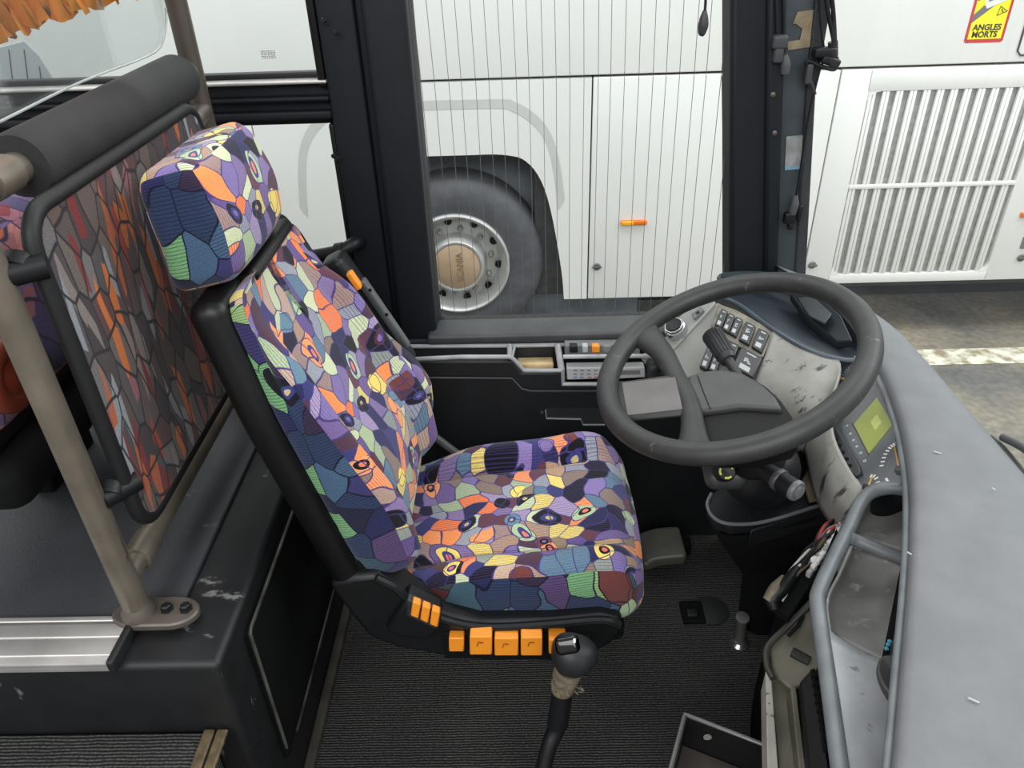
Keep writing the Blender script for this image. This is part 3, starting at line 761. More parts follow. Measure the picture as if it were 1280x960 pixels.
# flat side spoke between rim and bar, with a recessed grey plate
zo = -.008
q = [wp(770, 476, zo), wp(790, 474, zo), wp(846, 466, zo), wp(858, 490, zo), wp(862, 516, zo), wp(778, 524, zo), wp(766, 524, zo), wp(756, 500, zo)]
put('side_spoke', MB().prism([WM @ p for p in q], -WN * .012), WHEELM, sw, bevel=.006)
q = [wp(777, 478, zo + .002), wp(844, 471, zo + .002), wp(853, 511, zo + .002), wp(784, 519, zo + .002)]
put('spoke_plate', MB().prism([WM @ p for p in q], -WN * .004), mat('spoke_plate', (98, 96, 94), .55, var=.1, scr=.3, scrc=(150, 148, 146), scrscale=20), sw, bevel=.001)
# hub with pad
zp = -.02
hub = [wp(u, v, zp) for u, v in [(858, 470), (880, 463), (905, 461), (930, 466), (952, 479), (968, 494), (977, 510), (925, 507), (876, 514), (866, 514)]]
hp_ = put('horn_pad', MB().prism([WM @ p for p in hub], -WN * .02), WHEELP, sw, bevel=.006)
put('pad_stitching', MB().tube([WM @ (wp(u, v, zp) + V((0, 0, .0005))) for u, v in [(872, 470), (880, 492), (888, 511)]], .0012, 6), BLK, hp_)
body = [wp(u, v, zp) for u, v in [(856, 470), (880, 463), (905, 461), (932, 466), (955, 480), (972, 496), (986, 516), (994, 540), (930, 556), (874, 556), (868, 516)]]
body = [V((p.x, max(p.y, -.215), p.z)) for p in body]
c_ = sum(body, V()) / len(body)
rows = [[WM @ (c_.lerp(p, s_) - V((0, 0, d_))) for p in body] for s_, d_ in ((.99, .012), (.98, .045), (.80, .085), (.55, .10))]
mb = MB(); N = len(body)
mb.add([p for r in rows for p in r], [[i * N + k, i * N + (k + 1) % N, (i + 1) * N + (k + 1) % N, (i + 1) * N + k] for i in range(3) for k in range(N)] + [list(range(N)), [3 * N + k for k in reversed(range(N))]])
put('hub', mb, mat('hub_dark', (14, 14, 15), .6, spec=.3), sw, bevel=.004)
# ================================================================== STEERING COLUMN
sc_ = thing('steering_column', 'black steering column with ignition lock and control stalks under the wheel', 'steering column', (.47, 1.25, 0))
put('column', MB().tube([WM @ V((-.01, -.03, -.09)), V((.48, 1.27, .72)), V((.56, 1.34, .5)), V((.62, 1.42, .02))], [.06, .065, .06, .06], 16, 14), BLKM, sc_)
cv = A(955, 605, y=1.17)
cover = put('column_cover', MB().rbox(cv + V((.004, .055, .0)), (.145, .15, .145), .06, 5, RY(20)), BLK, sc_)
put('cardboard_piece', MB().prism([A(u, v, z=.60) for u, v in [(1003, 600), (1016, 574), (1034, 600), (1032, 622), (1012, 626)]], (0, 0, -.006)), mat('cardboard', (112, 98, 80), .8, var=.25), sc_)
put('cover_collar', MB().lathe([(.052, 0), (.056, .01), (.05, .05)], 24, Matrix.Translation(cv + V((-.012, .02, .04))) @ RY(-18)), BLK, cover)
# right-hand stalk
s0, s1 = A(962, 592, y=1.13), A(993, 612, y=1.08)
put('stalk', MB().tube([s0 - (s1 - s0) * .4, s0, s1], [.017, .019, .020], 20), BLK, sc_)
dd = (s1 - s0).normalized(); zq = dd.to_track_quat('Z', 'Y').to_matrix().to_4x4()
put('stalk_button', MB().lathe([(.0205, 0), (.0205, .006), (.018, .009), (.0125, .009), (.0125, .013), (.010, .014)], 24, Matrix.Translation(s1) @ zq), mat('stalk_end', (96, 98, 100), .4), sc_)
put('stalk_ring', MB().lathe([(.0205, -.004), (.022, -.002), (.022, .006), (.0205, .008)], 24, Matrix.Translation(s0.lerp(s1, .35)) @ zq), mat('stalk_grey2', (62, 63, 65), .4), sc_)
# left-hand stalk (rises above the pad)
s0, s1 = A(918, 462, y=1.37), A(890, 418, y=1.47)
put('stalk', MB().tube([s0 + (s0 - s1) * .3, s0, s0.lerp(s1, .25), s0.lerp(s1, .3), s1], [.009, .010, .011, .019, .0225], 20, 14), mat('stalk_black', (44, 45, 47), .45, var=.1), sc_)
mb = MB()
ax = (s1 - s0).normalized(); o1 = ax.orthogonal().normalized(); o2 = ax.cross(o1)
for k in range(18):
    a = 2 * math.pi * k / 18; mb.tube([s0.lerp(s1, .38) + (o1 * math.cos(a) + o2 * math.sin(a)) * .0195, s0.lerp(s1, .97) + (o1 * math.cos(a) + o2 * math.sin(a)) * .0222], .0018, 5)
put('stalk_ribs', mb, mat('stalk_black', (44, 45, 47)), sc_)
# ignition lock
ig = A(903, 592, y=1.17)
put('ignition_housing', MB().rbox(ig + V((.012, .03, -.012)), (.085, .085, .05), .022, 4, RX(20)), mat('ign_grey', (56, 57, 58), .4, var=.2, scr=.3, scrc=(120, 120, 118)), sc_)
il = put('ignition_lock', MB().lathe([(.019, -.02), (.019, .02), (.016, .024), (.0, .022)], 24, Matrix.Translation(ig + V((0, -.005, .008))) @ RX(48)), BLK, sc_)
mb = MB(); LM = Matrix.Translation(ig + V((0, -.005, .008))) @ RX(48)
for a0 in (20, 150, 250): mb.tube([LM @ V((.0125 * math.cos(math.radians(a0 + k * 12)), .0125 * math.sin(math.radians(a0 + k * 12)), .0242)) for k in range(6)], .0022, 6)
put('lock_marks', mb, mat('lock_yellow', (206, 200, 84), .5), il)
# shelf box under the column
bx = [A(u, v, z=.585) for u, v in [(889, 618), (884, 632), (892, 648), (915, 656), (960, 652), (1038, 628), (1036, 605), (1010, 585), (930, 585)]]
bb = put('column_shelf', MB().prism(bx, (0, 0, -.03)), BLK, sc_, bevel=.004)
put('shelf_lip', MB().tube([p + V((0, 0, .002)) for p in bx[:6]], .004, 8, 30), mat('lip_grey', (88, 90, 92), .35), sc_)
put('shelf_lower', MB().prism([A(u, v, z=.575) for u, v in [(938, 664), (1040, 632), (1044, 620), (940, 650)]], (0, 0, -.05)), BLK, sc_, bevel=.004)
tl = [V((p.x, p.y, .555)) for p in (bx[2], bx[3], bx[4], bx[5], bx[6], bx[7])]
lo_ = [V((.62, 1.52, .02)), V((.63, 1.5, .02)), V((.67, 1.46, .02)), V((.74, 1.42, .02)), V((.78, 1.5, .02)), V((.76, 1.6, .02))]
put('column_casing', MB().loft([tl, [a.lerp(b, .5) for a, b in zip(tl, lo_)], lo_], 4, 14), BLKM, sc_)

# ================================================================== DASHBOARD
dash = thing('dashboard', 'grey wrap-around dashboard with instruments, switches and coin trays', 'dashboard', (.65, 1.1, 0))
inn = [(1002, 352, .845), (1040, 370, .85), (1068, 400, .85), (1087, 432, .85), (1107, 472, .85), (1124, 520, .85), (1134, 570, .85), (1138, 620, .85), (1136, 700, .85), (1128, 800, .85), (1114, 960, .85), (1098, 1100, .85), (1080, 1250, .85)]
outw = [V((.63, 1.93, .845)), V((.74, 1.79, .845)), V((.80, 1.66, .845)), V((.835, 1.55, .845)), V((.845, 1.42, .845)), V((.845, 1.28, .845)), V((.845, 1.14, .845)), V((.845, 1.0, .845)), V((.842, .85, .845)), V((.84, .68, .845)), V((.838, .5, .845)), V((.835, .34, .845)), V((.83, .2, .845))]
rows = []
for (u, v, z), o in zip(inn, outw):
    i = A(u, v, z=z); d = (o - i); d.z = 0; d.normalize()
    rows.append([i + d * .035 + Z * -.10, i + d * .012 + Z * -.045, i + d * .0 + Z * -.016, i + d * .008 + Z * -.003, i + d * .022 + Z * .002, i.lerp(o, .5) + Z * .008, o + Z * -.004, o + V((.012, .004, -.02)), o + V((.012, .0, -.3))])
mb = MB(); R = []
NR = 64
cols = [catmull([r[j] for r in rows], NR) for j in range(9)]
vs = [cols[j][i] for i in range(NR) for j in range(9)]
mb.add(vs, [[i * 9 + j, i * 9 + j + 1, (i + 1) * 9 + j + 1, (i + 1) * 9 + j] for i in range(NR - 1) for j in range(8)])
top = put('dash_top', mb, DASH, dash, sub=1, autos=180)
# blue rolled lip along the inner edge of the hood
lipm = MB().tube([c - Z * .010 for c in catmull([r[2] for r in rows[3:]], 50)], .006, 10)
put('hood_lip', lipm, DASHB, dash)
for (u, v, l_) in ((1167, 564, .010), (1210, 872, .010), (1240, 610, .003), (1134, 690, .004)):
    q = A(u, v, z=.8555); put('paint_chip', MB().tube([q, q + V((l_, -.004 - l_ * .3, 0))], .0011, 6), mat('chip_grey', (188, 190, 190), .7), dash)
# dark blue deck and slot in the far corner
rA = [(893, 368, .825), (925, 382, .83), (965, 411, .825), (1012, 438, .815), (1056, 450, .81), (1082, 448, .82)]
rM = [(897, 358, .825), (938, 362, .80), (985, 385, .785), (1025, 410, .785), (1060, 432, .795), (1084, 440, .82)]
rB = [(902, 347, .835), (950, 346, .84), (1002, 354, .84), (1040, 373, .838), (1068, 403, .838), (1087, 435, .838)]
P3 = lambda L: [A(u, v, z=z) for u, v, z in L]
put('blue_deck', MB().loft([P3(rA), P3(rM), P3(rB)], 12, 24), DECK, dash, solid=.004)
put('deck_rim', MB().tube(P3([(900, 352, .835), (905, 345, .838), (945, 343, .842), (1000, 350, .845), (1040, 366, .848)]), .009, 8, 30), DECK, dash)
put('deck_lip', MB().tube(P3(rA), .006, 8, 30), mat('deck_lip', (66, 77, 86), .4), dash)
q = P3([(988, 366, .83), (1018, 364, .842), (1052, 394, .842), (1066, 425, .835), (1046, 428, .81), (1010, 398, .81)])
vb = put('deck_slot', MB().prism(q, (0, 0, -.02)), mat('slot_black', (26, 30, 34), .4), dash, bevel=.004)
q = P3([(997, 372, .846), (1016, 370, .85), (1040, 392, .85), (1031, 404, .838), (1012, 394, .838)])
put('slot_lid', MB().prism(q, (0, 0, -.006)), mat('slot_lid', (44, 49, 54), .4), vb, bevel=.002)
# pale cowl: from the switch panel round to the strip beside the cluster
cw = [[(966, 413, .825), (956, 445, .79), (944, 475, .75), (930, 530, .68)],
      [(990, 426, .82), (978, 455, .785), (966, 490, .74), (960, 545, .66)],
      [(1015, 440, .815), (1004, 470, .78), (990, 510, .73), (985, 560, .65)],
      [(1050, 452, .81), (1034, 480, .785), (1016, 525, .74), (1004, 566, .66)],
      [(1040, 496, .79), (1030, 520, .765), (1018, 550, .72), (1008, 575, .65)],
      [(1040, 540, .765), (1032, 560, .74), (1024, 580, .70), (1012, 600, .63)],
      [(1058, 580, .752), (1048, 598, .73), (1036, 614, .70), (1022, 630, .63)],
      [(1084, 618, .745), (1070, 632, .73), (1056, 645, .70), (1040, 660, .63)]]
put('cowl', MB().loft([P3(r) for r in cw], 40, 14), GREYW, dash, solid=.006, autos=180)
# switch panel facing the driver
sq = P3([(896, 378, .835), (968, 412, .822), (946, 474, .75), (862, 468, .745)])
back = P3([(838, 440, .75), (896, 376, .84), (970, 411, .824), (944, 478, .745), (900, 480, .735), (846, 474, .73)])
sn = (sq[1] - sq[0]).cross(sq[3] - sq[0]).normalized()
if sn.z < 0: sn = -sn
pg = put('switch_panel', MB().prism([p - sn * .004 for p in back], -sn * .03), mat('panel_grey', (128, 128, 122), .55, var=.08), dash, bevel=.004)
s0_ = sq[0]
def sp(u, v, off=0): return AP(u, v, s0_, sn, off)
crn = [(902, 382), (968, 414), (951, 446), (936, 442), (890, 412)]
put('switch_bezel', MB().prism([sp(u, v, .002) for u, v in [(899, 380), (920, 387), (940, 398), (966, 413), (966, 420), (954, 445), (948, 446), (915, 428), (889, 408)]], -sn * .008), mat('bezel_grey', (128, 124, 112), .6, var=.2, vscale=40), pg, bevel=.002)
def rocker(quad, off=.010):
    pts = [sp(u, v, off) for u, v in quad]
    r = put('rocker_switch', MB().prism(pts, -sn * .014), SWB, pg, bevel=.0025)
    g = MB()
    c = sum(pts, V()) / 4; ex = (pts[1] - pts[0]); ey = (pts[3] - pts[0]); up_ = sn * .0009
    def bar(cx, cy, w, h):
        o = pts[0] + ex * cx + ey * cy + up_
        g.add([o - ex * w - ey * h, o + ex * w - ey * h, o + ex * w + ey * h, o - ex * w + ey * h], [[3, 2, 1, 0]])
    bar(.55, .14, .22, .03); bar(.5, .78, .24, .11)
    for _ in range(3): bar(.5 + random.uniform(-.12, .12), .44 + random.uniform(-.1, .1), random.uniform(.06, .18), .03)
    bar(.38, .45, .04, .09)
    put('switch_glyph', g, GLYPH, r, smooth=False)
for qd in ([(902, 385), (910, 389), (902, 410), (893, 406)], [(911, 390), (919, 394), (911, 416), (902, 411)], [(920, 395), (929, 399), (920, 421), (911, 416)],
           [(932, 401), (945, 407), (936, 431), (923, 424)], [(948, 409), (962, 416), (952, 441), (939, 433)],
           [(884, 432), (893, 436), (884, 462), (874, 458)], [(894, 437), (903, 441), (895, 466), (885, 462)], [(913, 426), (924, 431), (914, 456), (903, 450)], [(927, 433), (953, 447), (941, 472), (915, 458)]):
    rocker(qd)
# sloping facet at the left of the switches with ringed knob
fq = P3([(838, 440, .752), (896, 377, .842), (880, 372, .842), (862, 382, .825), (843, 402, .79), (828, 428, .75)])
fc = put('side_facet', MB().prism(fq, (.0, .01, -.05)), GREYL, dash, bevel=.004)
fn = (fq[1] - fq[0]).cross(fq[4] - fq[0]).normalized(); fn = fn if fn.z > 0 else -fn
f0 = fq[0].lerp(fq[3], .5)
def fp_(u, v, off=0): return AP(u, v, f0, fn, off)
put('square_switch', MB().prism([fp_(u, v, .006) for u, v in [(864, 392), (876, 383), (880, 387), (868, 398)]], -fn * .008), mat('sq_grey', (110, 112, 114), .4), fc, bevel=.0015)
put('square_switch_mark', MB().prism([fp_(u, v, .0075) for u, v in [(869, 391), (873, 388), (875, 390), (871, 393)]], -fn * .002), BLK, fc)
kc = fp_(845, 412, .004); kz = frame(kc, fn.orthogonal().normalized(), fn.cross(fn.orthogonal().normalized()), fn)
kn = put('ringed_knob', MB().lathe([(.026, -.02), (.028, 0), (.026, .010), (.021, .012)], 28, kz), CHROME, fc, label='black knob with chrome rings')
put('knob_cap', MB().lathe([(.020, .0), (.0215, .016), (.019, .022), (.0, .020)], 28, kz), BLK, kn)
put('knob_ring', MB().lathe([(.0225, .015), (.0235, .017), (.0225, .019)], 28, kz), CHROME, kn)
# instrument cluster
def thin_glass(name):
    m = bpy.data.materials.new(name); m.use_nodes = True; n = m.node_tree.nodes; l = m.node_tree.links; n.clear()
    o = n.new('ShaderNodeOutputMaterial'); t = n.new('ShaderNodeBsdfTransparent'); g = n.new('ShaderNodeBsdfGlossy'); x = n.new('ShaderNodeMixShader')
    g.inputs['Roughness'].default_value = .12; x.inputs[0].default_value = .05
    l.new(t.outputs[0], x.inputs[1]); l.new(g.outputs[0], x.inputs[2]); l.new(x.outputs[0], o.inputs[0]); return m
c0, c1, c2 = A(1078, 612, z=.742), A(1058, 444, z=.80), A(1133, 590, z=.795)
cn = (c1 - c0).cross(c2 - c0).normalized(); cn = cn if cn.z > 0 else -cn
def cp(u, v, off=0): return AP(u, v, c0, cn, off)
out = [(1050, 446), (1080, 447), (1107, 478), (1124, 522), (1134, 575), (1136, 604), (1110, 608), (1083, 616), (1060, 582), (1036, 535), (1038, 490)]
cl = put('instrument_cluster', MB().prism([cp(u, v) for u, v in out], -cn * .02), CLUST, dash)
lc = put('display', MB().prism([cp(u, v, .0015) for u, v in [(1067, 530), (1096, 497), (1116, 530), (1086, 567)]], -cn * .002), LCD, cl, smooth=False, label='olive green display')
put('display_shadow', MB().prism([cp(u, v, .001) for u, v in [(1064, 529), (1068, 529), (1087, 566), (1085, 569)]], -cn * .001), BLK, cl)
put('display_figure', MB().prism([cp(u, v, .002) for u, v in [(1088, 527), (1096, 518), (1102, 528), (1094, 538)]], -cn * .001), mat('lcd_pale', (176, 182, 88), .4), lc)
def ticks(path, n, ln, wd):
    g = MB(); P = catmull([cp(u, v, .0012) for u, v in path], n)
    c = None
    for i, p in enumerate(P):
        t = (P[min(i + 1, n - 1)] - P[max(i - 1, 0)]).normalized(); nn_ = cn.cross(t)
        g.add([p - t * wd - nn_ * ln, p + t * wd - nn_ * ln, p + t * wd + nn_ * ln, p - t * wd + nn_ * ln], [[0, 1, 2, 3], ])
    return g
put('gauge_scale', ticks([(1102, 582), (1106, 569), (1113, 559), (1120, 554)], 9, .004, .0016), WHT, cl, smooth=False)
put('gauge_scale', ticks([(1120, 554), (1124, 552), (1128, 552)], 3, .004, .002), mat('scale_green', (150, 170, 60), .5), cl, smooth=False)
put('gauge_scale', ticks([(1089, 595), (1094, 596), (1097, 603)], 4, .004, .0018), WHT, cl, smooth=False)
put('gauge_scale', ticks([(1046, 471), (1050, 458), (1060, 449), (1072, 445)], 12, .0028, .0009), GLYPH, cl, smooth=False)
put('gauge_scale', ticks([(1052, 472), (1058, 462), (1068, 455)], 7, .0018, .0008), GLYPH, cl, smooth=False)
def needle(u0, v0, u1, v1, r=.0085):
    k = put('gauge_needle', MB().tube([cp(u0, v0, .005), cp(u1, v1, .004)], [.0026, .0012], 6), NEED, cl)
    if r:
        zq = cn.to_track_quat('Z', 'Y').to_matrix().to_4x4()
        put('needle_hub', MB().lathe([(r, 0), (r, .006), (r * .7, .009)], 20, Matrix.Translation(cp(u0, v0)) @ zq), BLK, cl)
needle(1125, 589, 1118, 558); needle(1084, 611, 1091, 594, .007); needle(1056, 474, 1044, 472, 0)
put('gauge_mark', MB().prism([cp(u, v, .001) for u, v in [(1106, 598), (1109, 597), (1112, 603), (1109, 604)]], -cn * .001), WHT, cl)
for k, (u, v) in enumerate([(1050, 517), (1043, 528), (1059, 532), (1063, 542), (1067, 550), (1071, 558), (1076, 566), (1081, 576)]):
    rr_ = .0026; cc = cp(u, v, .0012)
    t = (cp(u + 5, v, .0012) - cc).normalized(); w_ = cn.cross(t)
    n_ = [5, 8, 3, 4, 6, 4, 5, 10][k]
    put('warning_symbol', MB().tube([cc + (t * math.cos(2 * math.pi * i / n_) + w_ * math.sin(2 * math.pi * i / n_)) * rr_ for i in range(n_)], .0006, 4, closed=True, cap=False), WHT, cl)
tb_ = put('telltale_bar', MB().prism([cp(u, v, .010) for u, v in [(1036, 537), (1042, 534), (1047, 537), (1073, 580), (1076, 590), (1068, 595), (1060, 588)]], -cn * .012), mat('bar_dark', (42, 44, 47), .4), cl, bevel=.003)
zq = cn.to_track_quat('Z', 'Y').to_matrix().to_4x4()
for k in range(6):
    put('telltale', MB().lathe([(.0042, 0), (.0042, .002), (.0, .003)], 14, Matrix.Translation(cp(1041 + 4.3 * k, 541 + 8.3 * k, .0095)) @ zq), BLKM, cl)
cg = [cp(u, v, .012) for u, v in out[:8] + [(1078, 580), (1052, 536)]]
put('cluster_glass', MB().add(cg, [list(range(len(cg)))]), thin_glass('cluster_pane'), cl, smooth=False)
# coin trays
tA = [[(1086, 620, .752), (1091, 630, .715), (1112, 634, .70), (1140, 622, .71)], [(1074, 646, .744), (1078, 652, .70), (1104, 660, .69), (1138, 655, .70)], [(1063, 672, .737), (1070, 672, .70), (1098, 682, .695), (1134, 694, .70)]]
tB = [[(1062, 682, .736), (1072, 687, .69), (1102, 698, .685), (1134, 708, .69)], [(1048, 715, .731), (1056, 722, .675), (1098, 738, .66), (1132, 745, .68)], [(1032, 750, .725), (1042, 760, .67), (1090, 785, .655), (1128, 795, .68)], [(1036, 796, .722), (1046, 800, .69), (1082, 818, .69), (1120, 836, .70)]]
put('coin_tray', MB().loft([P3(r) for r in tA], 12, 16), TRAY, dash, solid=.004, autos=180)
put('coin_tray', MB().loft([P3(r) for r in tB], 18, 16), TRAY, dash, solid=.004, autos=180)
tw = [[(1084, 612, .742), (1108, 606, .755), (1138, 598, .78)], [(1087, 618, .752), (1112, 612, .745), (1142, 606, .76)], [(1080, 640, .705), (1112, 648, .69), (1148, 640, .69)]]
put('tray_wall', MB().loft([P3(r) for r in tw], 8, 12), BLK, dash, solid=.004)
put('tray_divider', MB().tube(P3([(1060, 672, .742), (1072, 676, .735), (1100, 688, .73), (1136, 702, .725)]), .011, 10, 20), DASHB, dash)
put('tray_rim', MB().tube(P3([(1140, 612, .775), (1110, 610, .765), (1088, 616, .757), (1074, 632, .75), (1060, 662, .742), (1040, 702, .735), (1024, 738, .728), (1022, 756, .725), (1028, 800, .722), (1038, 870, .72), (1050, 960, .718), (1064, 1060, .715)]), .0125, 12, 60), DASHB, dash)
pl = [[(1030, 785, .722), (1050, 802, .718), (1082, 820, .71), (1124, 836, .70)], [(1037, 860, .72), (1060, 862, .718), (1085, 866, .712), (1122, 872, .70)], [(1047, 940, .718), (1066, 940, .716), (1090, 940, .71), (1116, 940, .70)], [(1062, 1050, .714), (1080, 1050, .712), (1100, 1050, .71), (1110, 1050, .70)]]
put('lower_panel', MB().loft([P3(r) for r in pl], 14, 12), PANELG, dash, solid=.006, autos=180)
q = A(1112, 858, z=.712)
put('cup_well', MB().lathe([(.034, -.02), (.034, .012), (.031, .014), (.0, .006)], 28, Matrix.Translation(q + V((.012, 0, 0))) @ Matrix.Diagonal((.8, 1.3, 1, 1))), mat('well_dark', (66, 66, 66), .5), dash)
mb = MB().prism(P3([(1124, 716, .70), (1130, 716, .70), (1116, 800, .695), (1106, 832, .70), (1100, 832, .70), (1108, 795, .695)]), (0, 0, .006))
put('cable_slot', mb, BLKM, dash)
mb = MB()
for (u, v) in ((1110, 806), (1112, 802), (1108, 811)): mb.rbox(A(u, v, z=.708), (.006, .006, .005), .0015)
put('slot_plug', mb, mat('plug_blue', (70, 150, 176), .4), dash)
# under-dash body: keeps the light out of the footwell
lower = [A(u, v, z=z) for u, v, z in [(1046, 660, .70), (1030, 700, .70), (1024, 745, .70), (1030, 800, .70), (1042, 880, .70), (1056, 980, .70), (1070, 1080, .70)]]
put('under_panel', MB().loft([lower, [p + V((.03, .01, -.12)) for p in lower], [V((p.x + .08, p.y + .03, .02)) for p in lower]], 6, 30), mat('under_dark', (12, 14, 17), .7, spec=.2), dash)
hid = [V((.585, 1.74, .70)), V((.62, 1.68, .70)), V((.70, 1.5, .68)), V((.66, 1.3, .62))]
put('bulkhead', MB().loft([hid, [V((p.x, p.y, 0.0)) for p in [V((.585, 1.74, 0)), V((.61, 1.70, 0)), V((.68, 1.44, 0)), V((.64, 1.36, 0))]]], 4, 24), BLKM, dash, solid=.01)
kick = [V((.64, 1.36, 0)), V((.60, 1.31, 0)), V((.535, 1.17, 0)), V((.50, 1.05, 0)), V((.48, .9, 0)), V((.46, .5, 0))]
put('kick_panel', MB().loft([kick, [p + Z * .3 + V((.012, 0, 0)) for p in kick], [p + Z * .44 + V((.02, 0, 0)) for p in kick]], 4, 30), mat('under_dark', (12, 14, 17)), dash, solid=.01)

# ------------------------------------------------------------------ open wiring and metal channel beside the dash
fb = thing('fuse_board', 'exposed fuse board with tangled wires between the column and the coin trays', 'fuse board', A(1005, 715, z=.58))
u0, u1 = V((1052, 648, 0)), V((968, 748, 0))
bq = [(1050, 640, .66), (1062, 656, .66), (986, 772, .56), (962, 752, .56)]
put('board', MB().prism(P3(bq), (0, .0, -.02)), BLKM, fb, bevel=.003)
rw = random.Random(11)
def bpt(t, s, h=0):
    """t along the board, s across"""
    a = P3(bq); return a[0].lerp(a[3], t).lerp(a[1].lerp(a[2], t), s) + V((-.02, -.02, .03)).normalized() * h
for k in range(9):
    put('fuse', MB().rbox(bpt(.06 + .065 * k, .72, .008), (.014, .010, .016), .003, 2, RZ(40)), WHT if k % 4 else mat('fuse_grey', (170, 172, 170), .5), fb)
for k in range(7):
    t = .06 + .07 * k; put('connector', MB().lathe([(.0075, 0), (.0075, .012), (.005, .014)], 14, Matrix.Translation(bpt(t, .42, .003)) @ RX(40)), [WHT, mat('conn_grey', (150, 152, 150), .5)][k % 2], fb)
wc_ = [BLK, mat('wire_grey', (150, 150, 146), .5), BLK, mat('wire_white', (196, 194, 186), .5), mat('wire_red', (176, 44, 44), .5), BLK, mat('wire_brown', (96, 78, 58), .5)]
for k in range(18):
    a = rw.uniform(0, .5); b = min(1.02, a + rw.uniform(.3, .6)); s0 = rw.uniform(.0, .55); s1 = rw.uniform(-.05, .5)
    put('wire', MB().tube([bpt(a, s0, .004), bpt(a + (b - a) * .3, s0 + rw.uniform(-.2, .1), .018), bpt(a + (b - a) * .7, s1, .016), bpt(b, s1, .006)], rw.uniform(.0022, .0042), 7, 14), wc_[k % 7], fb)
put('wire_bundle', MB().tube([bpt(.62, .15, .012), bpt(.8, .2, .016), bpt(.96, .1, .012), bpt(1.02, .4, .004)], [.009, .014, .015, .010], 10, 16), BLK, fb)
put('taped_end', MB().tube([bpt(.76, -.05, .016), bpt(.88, -.02, .022), bpt(1.0, .0, .016)], [.007, .012, .010], 9, 10), TAPE, fb)
fr = thing('metal_channel', 'olive metal bracket and channel exposed beside the coin trays', 'bracket', A(985, 860, z=.48))
put('bracket_plate', MB().prism(P3([(962, 806, .50), (985, 785, .52), (1016, 757, .56), (1024, 765, .56), (1034, 815, .53), (1016, 850, .50), (990, 862, .49), (966, 842, .49)]), (0, 0, -.01)), OLIVE, fr, bevel=.003)
put('bracket_edge', MB().tube(P3([(966, 848, .502), (959, 832, .502), (960, 808, .508), (984, 783, .53), (1015, 752, .57)]), .006, 8, 20), mat('edge_dark', (58, 58, 54), .5, var=.2), fr)
put('bracket_slot', MB().tube(P3([(990, 815, .515), (1012, 827, .515)]), .009, 8), mat('slot_shadow', (40, 40, 36), .7), fr)
put('bracket_clip', MB().tube(P3([(985, 795, .53), (998, 782, .54), (1004, 770, .55)]), .004, 6), BLK, fr)
put('channel_rail', MB().prism(P3([(957, 838, .50), (964, 838, .50), (976, 1000, .44), (960, 1000, .44)]), (0, 0, -.06)), mat('rail_pale', (158, 156, 148), .5, var=.15, scr=.4, scrc=(60, 60, 58), scrscale=20), fr, bevel=.002)
put('channel_trough', MB().prism(P3([(964, 846, .47), (995, 858, .47), (1006, 1000, .42), (978, 1000, .42)]), (0, 0, -.02)), OLIVE, fr)
put('channel_rail', MB().prism(P3([(988, 858, .505), (995, 858, .505), (1012, 1000, .45), (1003, 1000, .45)]), (0, 0, -.05)), OLIVE, fr, bevel=.002)
put('side_strip', MB().prism(P3([(1000, 852, .52), (1018, 832, .55), (1040, 990, .50), (1016, 1000, .48)]), (0, 0, -.05)), BLK, fr, bevel=.003)
mb = MB().tube(P3([(1016, 838, .555), (1024, 880, .545), (1032, 940, .53)]), .005, 6)
for k in range(9): mb.rbox(A(1018 + k * 1.9, 845 + k * 11, z=.556 - .003 * k), (.012, .007, .012), .002)
put('strip_clip', mb, BLKM, fr)
# ================================================================== LEFT CONSOLE SHELF
lc_ = thing('side_console', 'black side console with pale-edged trays and switches under the driver window', 'console', (.1, 1.8, 0))
CY = 1.75
def c_(u, v, y=CY): return A(u, v, y=y)
zt = .69
# top ledge against the glass, front face pieces
put('ledge', MB().rbox((.13, 1.86, zt - .012), (.80, .10, .03), .01, 3), mat('ledge_grey', (60, 62, 64), .5, var=.2, vscale=10), lc_)
mb = MB().prism([V((-.36, CY, c_(500, 452).z)), c_(640, 452), c_(652, 467), c_(706, 467), c_(708, 482), V((.55, CY, c_(830, 482).z)), V((.60, CY, .0)), V((-.42, CY, .0))], (0, .02, 0))
put('front_panel', mb, mat('console_black', (23, 25, 27), .55, var=.12, bump=.15, bscale=200), lc_, bevel=.004)
# pale worn rim that outlines the trays
EDGE = mat('worn_rim', (160, 162, 163), .45, var=.15, scr=.3, scrc=(84, 86, 88), scrscale=22)
rim = [c_(u, v, CY - .004) for u, v in [(515, 449), (576, 446), (637, 446), (642, 449), (655, 463), (702, 463), (703, 480), (745, 480), (840, 478)]]
put('tray_rim', MB().tube(rim, .006, 8), EDGE, lc_)
mb = MB()
for (u0, v0, u1, v1, r) in ((637, 432, 637, 446, .007), (697, 431, 702, 463, .009), (643, 434, 640, 447, .004)):
    mb.tube([A(u0, v0, y=1.80), c_(u1, v1, CY - .002)], r, 8)
mb.tube([A(510, 433, y=1.815), A(640, 432, y=1.815), A(700, 431, y=1.815), A(840, 429, y=1.815)], .006, 8)
mb.tube([A(510, 436, y=1.815), c_(515, 449)], .006, 8)
mb.tube([c_(704, 446), c_(790, 445), c_(812, 445), A(830, 448, y=1.76)], .006, 8)
put('tray_divider', mb, EDGE, lc_)
# tray floors and walls
put('tray_floor', MB().rbox((.06, 1.79, .585), (.92, .07, .012), .003).rbox((.06, 1.828, .63), (.92, .01, .09), .002), mat('tray_dark', (36, 38, 40), .6, var=.2), lc_)
tag(put('foam_pad', MB().rbox(A(669, 455, y=1.796) + V((0, 0, .002)), (.10, .042, .02), .006, 2, RX(-4)), TAN), 'tan foam pad lying in the side console tray', 'foam pad')
